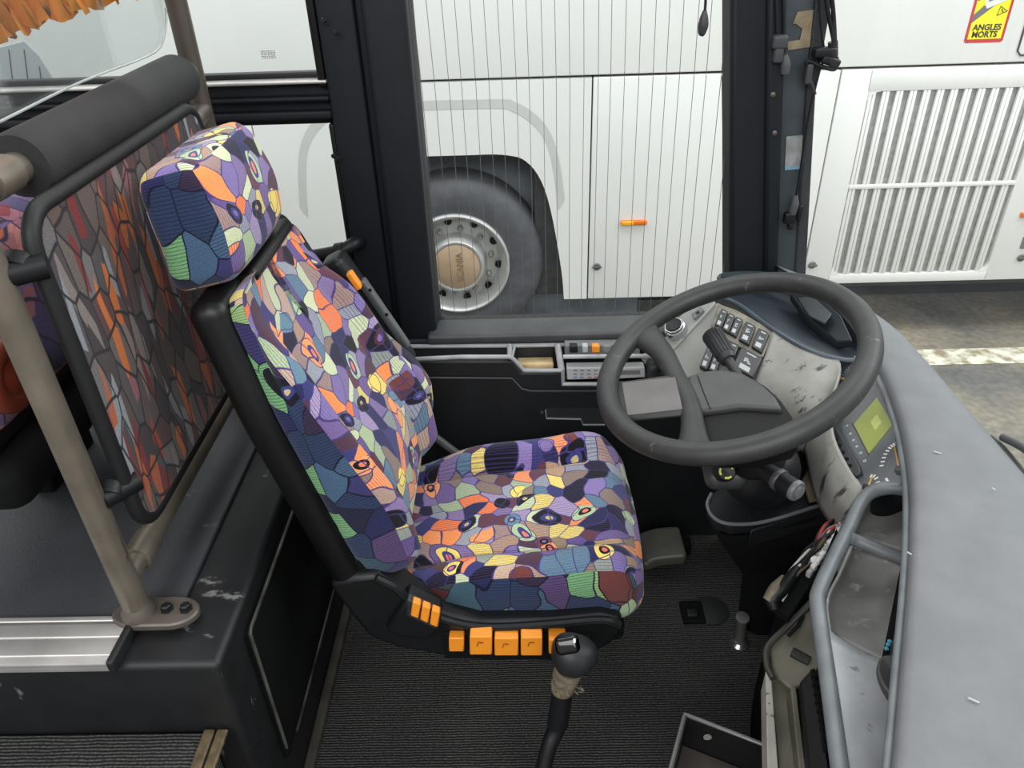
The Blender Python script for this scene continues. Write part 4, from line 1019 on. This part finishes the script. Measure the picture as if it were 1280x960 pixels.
# row of rockers
sb = put('switch_row', MB().prism([A(u, v, y=1.775) for u, v in [(706, 432), (772, 431), (800, 431), (800, 443), (706, 444)]], (0, .03, 0)), mat('row_grey', (112, 114, 115), .45), lc_, bevel=.002)
for k, (x0, x1, m_) in enumerate(((712, 722, BLK), (728, 735, GLYPH), (740, 750, ORNG), (754, 764, mat('blank_grey', (122, 124, 124), .5)), (768, 780, mat('blank_grey', (122, 124, 124))))):
    put('rocker_switch', MB().prism([A(u, v, y=1.768) for u, v in [(x0, 433), (x1, 433), (x1, 441), (x0, 441)]], (0, .02, 0)), m_, sb, bevel=.002, label='orange rocker switch' if k == 2 else None)
# climate control panel in its bay
put('bay_back', MB().rbox((.25, 1.80, .60), (.36, .02, .10), .004), BLKM, lc_)
PALE = mat('climate_face', (176, 178, 178), .45, var=.05)
cp1 = put('climate_panel', MB().prism([c_(u, v, 1.752) for u, v in [(708, 460), (776, 459), (776, 473), (709, 475)]], (0, .03, 0)), PALE, lc_, bevel=.003)
g = MB(); g2 = MB(); g3 = MB()
for r in range(2):
    for k in range(5):
        (g).rbox(c_(719 + k * 8.5, 463 + r * 4.6, 1.7515), (.010, .002, .0035), .0008, 1)
for k, gg in ((0, g2), (3, g3)):
    for j in range(2): gg.rbox(c_(719 + k * 6 + j * 8, 471.5, 1.7515), (.011, .002, .0035), .0008, 1)
put('panel_buttons', g, mat('btn_grey', (112, 116, 120), .5), cp1); put('cold_button', g2, mat('btn_blue', (70, 130, 190), .5), cp1); put('hot_button', g3, mat('btn_red', (196, 76, 84), .5), cp1)
put('panel_rim', MB().tube([c_(u, v, 1.748) for u, v in [(704, 462), (705, 480), (745, 480), (800, 479)]], .004, 6), EDGE, cp1)
cp2 = put('radio_panel', MB().prism([c_(u, v, 1.752) for u, v in [(768, 460), (806, 459), (807, 472), (766, 474)]], (0, .03, 0)), PALE, lc_, bevel=.003)
put('radio_display', MB().prism([c_(u, v, 1.7505) for u, v in [(774, 463.5), (800, 463), (800, 468), (774, 469)]], (0, .004, 0)), mat('disp_grey', (118, 118, 116), .4), cp2)
put('bay_cap', MB().rbox(c_(815, 462, 1.76), (.03, .05, .05), .012, 3), mat('cap_dark', (48, 50, 52), .5), lc_)
put('console_end', MB().prism([A(u, v, y=1.78) for u, v in [(800, 447), (838, 426), (858, 440), (850, 470), (820, 478)]], (0, .05, 0)), GREYL, lc_, bevel=.006)
# lower edges on the black wall
put('wall_seam', MB().tube([c_(520, 472, 1.744), c_(640, 473, 1.744), c_(652, 486, 1.744), c_(664, 489, 1.744), c_(760, 489, 1.744)], .003, 6), mat('seam_soft', (58, 60, 62), .5), lc_)
tr_ = put('lower_flap', MB().prism([c_(u, v, 1.744) for u, v in [(682, 512), (760, 512), (760, 531), (729, 531), (726, 524), (683, 523)]], (0, .012, 0)), mat('flap_dark', (44, 46, 48), .5), lc_)
put('flap_edge', MB().tube([c_(u, v, 1.742) for u, v in [(682, 513), (683, 523), (726, 524), (729, 531), (756, 531)]], .0028, 6), mat('flap_edge', (140, 142, 144), .4), tr_)
put('flap_screw', MB().lathe([(.005, 0), (.005, .003)], 12, Matrix.Translation(c_(677.5, 515, 1.744)) @ RX(90)), CHROME, tr_)

# ================================================================== GEAR LEVER, PEDALS, TRAY
gl = thing('gear_lever', 'gear lever with glossy black knob and tape-wrapped neck beside the seat', 'gear lever', (.02, .86, 0))
GY = .96
kc = A(716, 820, y=GY)
n0 = A(704, 858, y=GY - .005); n1 = A(697, 905, y=GY - .02); n2 = A(684, 940, y=GY - .05)
put('shaft', MB().tube([n0, n1, n2, V((n2.x - .03, n2.y - .06, n2.z - .12)), V((n2.x - .05, n2.y - .08, .0))], [.017, .0185, .0165, .017, .02], 16, 24), BLK, gl)
put('shaft_sleeve', MB().tube([n0, n0.lerp(n1, .5), n1], [.021, .0215, .022], 16, 8), BLK, gl)
def dk(p):
    x, y, z = p; return (x * (1 + .25 * z / .04), y * (1 + .1 * z / .04), z)
kn = put('knob', MB().rbox(kc, (.088, .08, .082), .039, 6, RY(22) @ RX(-12), (2, 2, 2), dk), mat('knob_black', (32, 33, 35), .5), gl)
bc = A(709, 806, y=GY - .030)
put('knob_button', MB().rbox(bc, (.046, .022, .034), .0105, 4, RY(-14) @ RX(-42)), mat('gloss_black', (8, 8, 9), .08), kn)
put('knob_mark', MB().rbox(A(718, 801, y=GY - .043), (.005, .004, .008), .0015, 1, RX(-42)), WHT, kn)
tc_ = MB()
for k in range(5):
    q = kc.lerp(n0, .5 + .14 * k); tc_.lathe([(.026 - .0012 * k + .002 * (k % 2), -.008), (.028 - .0012 * k, 0), (.025 - .0012 * k, .009)], 18, Matrix.Translation(q) @ RY(12 + 9 * (k % 2)) @ RX(5 * (k % 3)))
put('tape_wrap', tc_, TAPE, gl)
rt_ = random.Random(4); mb = MB()
for k in range(9):
    q = kc.lerp(n0, .72) + V((rt_.uniform(-.03, .03), -.024, rt_.uniform(-.012, .008))); mb.tube([q, q + V((rt_.uniform(-.01, .02), -.004, rt_.uniform(-.012, .012)))], .0012, 4)
put('tape_tatter', mb, TAPE, gl)
pd = thing('foot_pedal', 'grey rubber foot pedal on the floor in front of the seat', 'pedal', A(826, 700, z=0))
pc = A(827, 683, z=.06)
def dp_(p):
    x, y, z = p; return (x, y, z - .022 * sst(-.0, -.07, x) + .0 * y)
put('pedal_pad', MB().rbox(pc, (.125, .11, .05), .014, 3, RZ(4) @ RX(10), (10, 4, 2), dp_), PEDAL, pd)
put('pedal_edge', MB().tube([pc + V((-.055, -.058, -.012)), pc + V((-.03, -.06, .012)), pc + V((.05, -.055, .018))], .005, 8, 14), mat('pedal_edge', (128, 128, 120), .5), pd)
put('pedal_hinge', MB().rbox(pc + V((.065, .02, -.02)), (.05, .04, .05), .01), BLKM, pd)
fp2 = thing('floor_button', 'slim foot button on a chrome collar in the floor carpet', 'foot button', A(925, 805, z=0))
q = A(924, 805, z=0); qt = A(928, 773, z=.075)
put('button_stem', MB().tube([q, q.lerp(qt, .8), qt], [.014, .0135, .0135], 16), mat('stem_grey', (72, 72, 70), .5), fp2)
put('button_cap', MB().lathe([(.0175, 0), (.018, .006), (.015, .008)], 20, Matrix.Translation(qt) @ RX(8)), mat('cap_grey', (92, 92, 90), .5), fp2)
put('chrome_collar', MB().lathe([(.024, 0), (.024, .006), (.016, .014)], 20, Matrix.Translation(q)), CHROME, fp2)
q = A(888, 764, z=0)
tag(put('floor_cover', MB().lathe([(.05, .0005), (.05, .004), (.047, .005), (.0, .005)], 32, Matrix.Translation(q)), mat('cover_black', (34, 35, 36), .5)), 'round black cover plate on the floor carpet', 'cover plate')
fs_ = thing('floor_socket', 'small square black socket in the floor beside the round cover', 'socket', A(865, 766, z=0))
q = A(865, 768, z=0)
put('socket_frame', MB().rbox(q + Z * .008, (.062, .075, .016), .006, 2), BLKM, fs_)
put('socket_plug', MB().rbox(q + V((-.004, -.012, .016)), (.036, .03, .022), .008, 3), BLK, fs_)
# open black tray at the bottom of the picture
dt = thing('open_box', 'open black sheet-metal box with bright rim at the bottom edge', 'box', (.42, .9, 0))
zb = .34
k0, k1, k2 = A(856, 893, z=zb), A(968, 936, z=zb), A(832, 985, z=zb)
ex = (k1 - k0); ey = (k2 - k0); ez = V((.0, 0, -1))
k3 = k1 + ey * 1.6; k2 = k0 + ey * 1.6
c4 = [k0, k1, k3, k2]; cen = sum(c4, V()) / 4
mb = MB(); dep = .10
for i in range(4):
    a, b = c4[i], c4[(i + 1) % 4]; inw = (cen - (a + b) / 2); inw.z = 0; inw.normalize()
    mb.prism([a, b, b + inw * .006, a + inw * .006], (0, 0, -dep))
mb.prism([p - Z * dep for p in c4], (0, 0, -.006))
put('box_body', mb, BLK, dt)
put('box_rim', MB().tube([k2, k0 + ey * .04, k0, k0 + ex * .04, k1], .0045, 8), mat('rim_bright', (120, 120, 118), .35, metal=.4), dt)
put('box_hole', MB().lathe([(.008, 0), (.008, .002)], 16, Matrix.Translation(k0.lerp(k1, .27) + V((.0, -.0085, -.03))) @ RX(90)), mat('hole_pale', (150, 150, 146), .6), dt)
put('box_liner', MB().prism([cen + (p - cen) * .94 - Z * (dep - .012) for p in c4], (0, 0, -.006)), mat('liner_brown', (74, 68, 62), .5, var=.2, scr=.3, scrc=(110, 106, 100), scrscale=8), dt)
put('box_foot', MB().rbox((cen.x, cen.y, (zb - dep) / 2), (.10, .10, zb - dep), .01), BLKM, dt)

# ================================================================== THE COACH PARKED ALONGSIDE
BY = 4.05
def b(u, v, y=BY): return A(u, v, y=y)
ch = thing('parked_coach', 'white coach parked alongside, seen through the windows', 'coach', (0, BY + .5, GZ))
seam = [b(500, 100), b(740, 95.5), b(915, 91), b(1045, 87), b(1280, 83)]
zs = sum(p.z for p in seam) / 5
zb_ = b(800, 372).z
XL = -6.0; XR = 6.0; G = .008
wc = b(571, 333); 
put('upper_panel', MB().rbox((0, BY + .02, (zs + 3.2) / 2 + G / 2), (XR - XL, .04, 3.2 - zs - G), .006), WHITE, ch)
xv = (b(740, 96).x + b(735, 370).x) / 2; xg = (b(1046, 90).x + b(1014, 320).x) / 2
def bp_(x, z, y=BY): return V((x, y, z))
arch_px = [(705, 374), (702, 340), (692, 280), (682, 240), (670, 215), (655, 200), (640, 195), (618, 193)]
ra = [b(u, v) for u, v in arch_px]; apex = b(571, 196)
ra = [p for p in ra] + [V((wc.x + .12, BY, max(p.z for p in ra[-2:]) + .0))]
lft = [V((2 * wc.x - p.x, BY, p.z)) for p in reversed(ra)]
arch = catmull(ra, 24) + catmull(lft, 24)
zbot = ra[0].z
XS = (b(318, 178).x + b(341, 280).x) / 2
poly = [bp_(xv - G / 2, zbot), bp_(xv - G / 2, zs - G / 2), bp_(XS + G / 2, zs - G / 2), bp_(XS + G / 2, zbot)] + list(reversed(arch))
put('wheel_arch_panel', MB().prism(poly, (0, .04, 0)), WHITE, ch, smooth=False)
# shading of the arch flare painted as a flat grey strip
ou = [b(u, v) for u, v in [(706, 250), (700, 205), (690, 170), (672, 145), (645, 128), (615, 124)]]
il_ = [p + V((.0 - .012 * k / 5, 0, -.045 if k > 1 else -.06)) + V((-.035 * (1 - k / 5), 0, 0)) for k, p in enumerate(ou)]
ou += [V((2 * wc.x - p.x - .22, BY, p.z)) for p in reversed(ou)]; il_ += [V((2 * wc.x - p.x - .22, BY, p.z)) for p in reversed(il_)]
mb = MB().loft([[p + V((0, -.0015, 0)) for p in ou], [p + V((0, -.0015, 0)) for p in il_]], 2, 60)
put('arch_flare_shade', mb, WHITEG, ch)
put('side_panel', MB().rbox(((xv + xg) / 2, BY + .02, (zs + zb_) / 2 - G / 4), (xg - xv - G, .04, zs - zb_ - G / 2), .006), WHITE, ch)
put('side_panel', MB().rbox(((XL + XS - G / 2) / 2, BY + .02, (zs + zb_) / 2 - G / 4), (XS - G / 2 - XL, .04, zs - zb_ - G / 2), .006), WHITE, ch)
# engine flap with louvred grille
gx0, gx1 = b(1085, 112).x, b(1290, 110).x
gx0 = (b(1085, 112).x + b(1040, 342).x) / 2; gx1 = (b(1284, 130).x + b(1252, 330).x) / 2 + .0
gz1, gz0 = b(1180, 112).z, b(1150, 341).z
zf = b(1150, 352).z
eo = [bp_(xg + G / 2, zf), bp_(xg + G / 2, zs - G / 2), bp_(XR, zs - G / 2), bp_(XR, zf)]
mb = MB()
def fbox(x0, x1, z0, z1): mb.rbox(((x0 + x1) / 2, BY + .02, (z0 + z1) / 2), (x1 - x0, .04, z1 - z0), .004, 1)
fbox(xg + G / 2, gx0, zf, zs - G / 2); fbox(gx1, XR, zf, zs - G / 2); fbox(gx0 - .01, gx1 + .01, gz1, zs - G / 2); fbox(gx0 - .01, gx1 + .01, zf, gz0)
flp = put('engine_flap', mb, WHITE, ch)
put('grille_back', MB().rbox(((gx0 + gx1) / 2, BY + .03, (gz0 + gz1) / 2), (gx1 - gx0 + .02, .01, gz1 - gz0 + .02), .002), GREYB, flp)
mb = MB(); n_ = 13; zm = b(1150, 232).z
stp = (gx1 - gx0) / n_
for k in range(n_):
    xx = gx0 + stp * (k + .5)
    for d_ in (-.31, -.04):
        mb.rbox((xx + d_ * stp, BY + .012, (gz0 + gz1) / 2), (stp * .235, .02, gz1 - gz0), .003, 1)
mb.rbox(((gx0 + gx1) / 2, BY + .01, zm), (gx1 - gx0, .025, .022), .004, 1)
put('grille_slats', mb, WHITE, flp)
mb = MB()   # rounded fillets in the grille corners
for (cx, cz, sx_, sz_) in ((gx0, gz1, 1, -1), (gx0, gz0, 1, 1), (gx1, gz0, -1, 1), (gx1, gz1, -1, -1)):
    r = .06; pts = [V((cx, BY - .0005, cz))] + [V((cx + sx_ * (r - r * math.cos(a)), BY - .0005, cz + sz_ * (r - r * math.sin(a)))) for a in [math.pi / 2 * i / 8 for i in range(9)]]
    mb.prism(pts, (0, .03, 0))
put('grille_corner', mb, WHITE, flp, smooth=False)
# dark body behind the seams, wheel housing, underside
put('body_core', MB().rbox((0, BY + .50, (zs + 3.0) / 2 - .02), (XR - XL, .86, 3.0 - zs + .06), .01), SEAM, ch)
put('body_core', MB().rbox(((xv + XR) / 2 - .15, BY + .55, (zs + zb_) / 2), (XR - xv + .3, .96, zs - zb_), .01), SEAM, ch)
put('body_core', MB().rbox(((XL - 1.9) / 2, BY + .55, (zs + zb_) / 2), (-1.9 - XL, .96, zs - zb_), .01), SEAM, ch)
put('wheel_housing', MB().rbox((wc.x, BY + .37, .1), (2.2, .05, 1.5), .01), DARKUN, ch)
put('underside', MB().rbox((0, BY + .42, (GZ + .05 + zb_) / 2 + .02), (XR - XL, .06, zb_ - GZ - .06), .01), mat('underside_shade', (62, 66, 71), .8, var=.15), ch)  # dark colour stands in for the shadow under the coach
# wheel
WMx = Matrix.Translation((wc.x, BY + .02, wc.z)) @ RX(90)   # local z points at us
wl = put('wheel', MB().lathe([(.30, -.28), (.42, -.30), (.485, -.26), (.50, -.2), (.50, -.08), (.485, -.03), (.45, -.005), (.40, .004), (.34, .0), (.30, -.01)], 64, WMx, False), TYRE, ch)
rm = put('wheel_disc', MB().lathe([(.305, -.03), (.302, .006), (.292, .012), (.282, .004), (.275, -.02), (.262, -.03), (.25, -.075), (.235, -.09), (.17, -.075), (.155, -.05), (.15, -.02), (.0, -.018)], 64, WMx, False), RIM, wl)
put('hub_ring', MB().lathe([(.158, -.05), (.158, .02), (.150, .03), (.140, .03), (.136, .022), (.0, .022)], 48, WMx), RIM, wl)
put('hub_cap', MB().lathe([(.132, .0), (.132, .026), (.126, .030), (.0, .031)], 48, WMx), HUB, wl)
for k in range(10):
    a = 2 * math.pi * k / 10 + .17; q = WMx @ V((.198 * math.cos(a), .198 * math.sin(a), -.08))
    put('wheel_nut', MB().lathe([(.017, 0), (.017, .025), (.011, .03), (.011, .045), (.008, .047)], 6, Matrix.Translation(q) @ RX(90)), mat('nut_steel', (150, 148, 144), .35, metal=.6), wl)
for k in range(10):
    a = 2 * math.pi * (k + .5) / 10 + .17; q = WMx @ V((.238, 0, -.07)); q = WMx @ V((.240 * math.cos(a), .240 * math.sin(a), -.074))
    put('hand_hole', MB().lathe([(.022, -.005), (.022, .004), (.0, .004)], 18, Matrix.Translation(q) @ RX(90)), BLKM, wl)
text('hub_lettering', 'SCANIA', .05, WMx @ Matrix.Translation((.02, .0, .0315)) @ RZ(90), mat('hub_letter', (146, 122, 98), .5), wl, .002)
# small fittings
mk = b(792, 277.5)
ml = put('marker_light', MB().rbox(mk + V((0, -.008, 0)), (.145, .022, .03), .010, 3), AMBERD, ch)
put('marker_lens', MB().rbox(mk + V((-.036, -.014, 0)), (.07, .018, .024), .008, 3), AMBER, ml)
def lock(u, v):
    q = b(u, v); put('flap_lock', MB().lathe([(.018, 0), (.022, .006), (.016, .014)], 16, Matrix.Translation(q) @ RX(90)).rbox(q + V((0, -.012, 0)), (.052, .012, .014), .005), mat('lock_grey', (92, 90, 88), .5), ch)
lock(746, 333); lock(1015, 331); lock(1276, 322)
q = b(1277, 268); put('marker_light', MB().rbox(q + V((.02, -.008, 0)), (.06, .02, .03), .008, 3), AMBERD, ch)
q = b(1279, 303); put('small_plate', MB().rbox(q + V((.03, -.004, 0)), (.08, .008, .07), .003, 2), mat('plate_grey', (120, 120, 118), .5), ch)
# blind-spot warning sticker
S0, S1, S2 = b(1203, 54), b(1251, 54), b(1215, 0)
sw_ = .186; sh_ = .30
so = V((S0.x + .004, BY - .002, S0.z))
def stq(x, z, d=0): return V((so.x + x * sw_, BY - .0015 - d, so.z + z * sh_))
stk = put('blind_spot_sticker', MB().prism([stq(x, z) for x, z in [(.05, 0), (.95, 0), (1, .03), (1, .97), (.95, 1), (.05, 1), (0, .97), (0, .03)]], (0, .003, 0)), RED, ch, smooth=False)
put('sticker_field', MB().prism([stq(x, z, .0008) for x, z in [(.07, .055), (.93, .055), (.93, .96), (.07, .96)]], (0, .001, 0)), YEL, stk, smooth=False)
put('sticker_stripe', MB().prism([stq(x, z, .0016) for x, z in [(.07, .30), (.07, .42), (.40, .62), (.07, .62), (.07, .72), (.93, .96), (.93, .74), (.62, .58)]], (0, .001, 0)), GRYS, stk, smooth=False)
put('sticker_bus', MB().prism([stq(x, z, .0024) for x, z in [(.28, .56), (.36, .50), (.84, .62), (.86, .74), (.70, .80), (.24, .66)]], (0, .001, 0)), WHT, stk, smooth=False)
put('sticker_bus_glass', MB().prism([stq(x, z, .0032) for x, z in [(.36, .60), (.84, .71), (.85, .76), (.36, .65)]], (0, .001, 0)), GRYS, stk, smooth=False)
put('sticker_arrow', MB().prism([stq(x, z, .0032) for x, z in [(.10, .52), (.30, .56), (.26, .64), (.12, .62)]], (0, .001, 0)), YEL, stk, smooth=False)
put('sticker_arrow', MB().prism([stq(x, z, .0032) for x, z in [(.80, .66), (.92, .70), (.90, .80), (.80, .78)]], (0, .001, 0)), YEL, stk, smooth=False)
put('sticker_triangle', MB().tube([stq(x, z, .002) for x, z in [(.66, .40), (.70, .53), (.90, .46)]], .0022, 6, closed=True, cap=False).tube([stq(.74, .49, .002), stq(.80, .44, .002)], .0018, 5), INK, stk)
TM = lambda x, z: Matrix.Translation(stq(x, z, .0012)) @ RX(90)
text('sticker_wording', 'ANGLES', .037, TM(.5, .225), INK, stk, .0006, bold=.0012); text('sticker_wording', 'MORTS', .037, TM(.48, .12), INK, stk, .0006, bold=.0012)
# outlined hatch at the right edge of the picture
q0 = b(1270, 69); 
put('hatch_outline', MB().tube([V((q0.x + .0, BY - .002, q0.z + .5)), V((q0.x, BY - .002, q0.z + .02)), V((q0.x + .02, BY - .002, q0.z)), V((q0.x + .5, BY - .002, q0.z))], .005, 6), SEAM, ch)
# window reflection painted as a grey panel with fine lines on the coach side
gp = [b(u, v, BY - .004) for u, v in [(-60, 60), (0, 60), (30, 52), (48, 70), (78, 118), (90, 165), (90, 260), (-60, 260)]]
gq = put('reflection_panel', MB().prism(gp, (0, .003, 0)), mat('reflection_grey', (176, 180, 182), .25, var=.05, vscale=3), ch, smooth=False)
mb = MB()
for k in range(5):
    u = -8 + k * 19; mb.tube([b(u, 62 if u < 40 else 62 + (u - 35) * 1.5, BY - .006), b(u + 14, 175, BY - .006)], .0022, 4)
put('reflection_line', mb, SEAM, gq)

# ================================================================== SMALL THINGS ON THE FRONT PILLAR
PYF = YW - .03
def f(u, v, y=PYF): return A(u, v, y=y)
cb = thing('mirror_cable', 'long black cable with a plug hanging down the front pillar', 'cable', f(1010, 120))
put('cable', MB().tube([f(u, v) for u, v in [(1022, -25), (1026, 30), (1030, 70), (1024, 90), (1012, 140), (1004, 190), (997, 235), (994, 250)]], .003, 8, 40), BLK, cb)
put('plug', MB().tube([f(994, 244), f(993, 256), f(990, 268)], [.006, .012, .010], 12, 8), mat('plug_grey', (70, 72, 74), .5), cb)
put('plug_clip', MB().rbox(f(987, 272), (.03, .02, .03), .006).rbox(f(999, 265), (.012, .02, .04), .004).rbox(f(988, 282), (.014, .016, .02), .005), BLK, cb)
cb2 = thing('cable_bracket', 'black cable clamp with connectors at the right edge of the front pillar', 'bracket', f(1035, 75))
put('clamp', MB().rbox(f(1030, 65), (.05, .03, .022), .006).rbox(f(1037, 76), (.045, .03, .02), .006, 2, RY(20)), BLK, cb2)
mb = MB()
for L_ in ([(1030, -20), (1036, 20), (1042, 50), (1046, 82)], [(1038, -20), (1042, 20), (1044, 60)], [(1046, 72), (1044, 86), (1030, 84), (1010, 76), (1008, 82)]):
    mb.tube([f(u, v, PYF - .006) for u, v in L_], .005, 8, 24)
put('cable', mb, BLK, cb2)
put('connector', MB().rbox(f(1010, 92), (.016, .022, .045), .005).tube([f(1012, 100), f(1016, 108), f(1019, 118)], .0035, 6, 8), mat('conn_dark', (58, 60, 62), .5), cb2)
put('connector', MB().tube([f(1041, 52), f(1042, 70)], [.011, .010], 10), BLK, cb2)
cb3 = thing('cable_socket', 'grey socket and rubber plug hanging on the inner edge of the front pillar', 'socket', f(975, 60))
put('socket', MB().rbox(f(974, 52, PYF - .01), (.035, .03, .03), .007).rbox(f(972, 68, PYF - .01), (.022, .025, .035), .006), mat('conn_dark', (58, 60, 62)), cb3)
put('plug', MB().tube([f(981, 68, PYF - .01), f(982, 80, PYF - .01), f(981, 92, PYF - .01)], [.007, .012, .010], 12, 8), mat('plug_grey', (70, 72, 74)), cb3)
put('cable', MB().tube([f(978, -20, PYF - .01), f(980, 20, PYF - .01), f(980, 66, PYF - .01)], .004, 8, 14).tube([f(970, -20, PYF - .01), f(971, 20, PYF - .01), f(972, 45, PYF - .01)], .004, 8, 14), BLK, cb3)
STK = mat('peeled_label', (128, 124, 112), .6, var=.3, vscale=30, c2=(92, 88, 78))
pe = [A(u, v, y=YW - .004) for u, v in [(991, 30), (997, 15), (1019, 12), (1018, 58), (985, 63), (984, 52), (1000, 50), (1003, 36), (995, 30)]]
tag(put('peeled_label', MB().prism(pe, (0, .003, 0)), mat('peeled_brown', (150, 136, 108), .6, var=.3, vscale=26, c2=(104, 92, 72)), smooth=False), 'torn brown label remains high on the front pillar', 'label')
pe = [A(u, v, y=YW - .004) for u, v in [(983, 171), (1012, 168), (1010, 209), (981, 212)]]
lb = tag(put('grey_label', MB().prism(pe, (0, .003, 0)), mat('peeled_grey', (150, 152, 150), .6, var=.25, vscale=34, c2=(110, 112, 112)), smooth=False), 'crumpled silver-grey label with blue edge halfway down the front pillar', 'label')
put('label_edge', MB().prism([A(u, v, y=YW - .005) for u, v in [(981, 209), (1010, 206), (1010, 210), (981, 213)]], (0, .002, 0)), mat('label_blue', (110, 150, 172), .5), lb)
for (u, v) in ((968, 166), (966, 118)): put('pillar_screw', MB().lathe([(.004, 0), (.006, .002), (.003, .004)], 10, Matrix.Translation(f(u, v, YW - .037)) @ RX(90)), STEELD, fp)
# plug dangling in the driver's window
hm = thing('hanging_plug', 'dark plug dangling on its cable in the top of the driver window', 'plug', A(880, 20, y=1.8))
put('cable', MB().tube([A(882, -30, y=1.8), A(882, 0, y=1.8), A(881, 15, y=1.8)], .003, 8, 8), BLK, hm)
put('plug_body', MB().tube([A(u, v, y=1.8) for u, v in [(881, 13), (880, 22), (879, 32), (877, 42), (876, 45)]], [.004, .009, .0115, .008, .004], 12, 12), mat('plug_dark', (52, 52, 54), .5), hm)
# mirror edge outside the window
mr = [A(u, v, y=2.25) for u, v in [(909, 100), (925, 90), (925, 214), (914, 206), (910, 196)]]
tag(put('outside_mirror', MB().prism(mr, (0, .08, 0)), BLK, bevel=.008), 'black mirror housing edge outside the front pillar', 'mirror')
struct('wall_front', MB().rbox((.90, .4, .2), (.04, 2.2, 1.05), .015, 2), mat('front_skin', (200, 200, 198), .4))
# wiper beyond the windscreen, its arm and blade
wi = thing('windscreen_wiper', 'black wiper arm outside the windscreen at the right edge', 'wiper', (.93, 1.05, .75))
def wq(u, v): return A(u, v, x=.91)
put('wiper_blade', MB().tube([wq(u, v) for u, v in [(1238, 547), (1252, 562), (1268, 582), (1290, 612), (1320, 660)]], [.006, .009, .010, .010, .01], 10, 20), BLK, wi)
put('wiper_arm', MB().tube([wq(u, v) + V((.012, 0, .01)) for u, v in [(1244, 552), (1270, 566), (1300, 590)]], .008, 10, 10), mat('wiper_arm', (64, 66, 68), .4), wi)

# ================================================================== LIGHT
w = bpy.data.worlds.new('world'); SC.world = w; w.use_nodes = True
bg_ = w.node_tree.nodes['Background']; bg_.inputs[0].default_value = (.97, .985, 1, 1); bg_.inputs[1].default_value = .72
def area(name, loc, rot, sx, sy, e, col=(1, 1, 1)):
    l = bpy.data.lights.new(name, 'AREA'); l.shape = 'RECTANGLE'; l.size = sx; l.size_y = sy; l.energy = e; l.color = col
    o = bpy.data.objects.new(name, l); COL.objects.link(o); o.location = loc; o.rotation_euler = [math.radians(a) for a in rot]
    return o
area('garage_lamp', (0, 2.95, 4.4), (14, 0, 0), 9, 1.2, 200)
area('garage_lamp', (4.5, 1.5, 4.2), (0, 25, 0), 2.5, 5, 200)
area('garage_lamp', (-1.0, -3.2, 4.2), (42, 0, 0), 6, 2, 260)
SC.view_settings.view_transform = 'Standard'; SC.view_settings.look = 'None'; SC.view_settings.exposure = 0
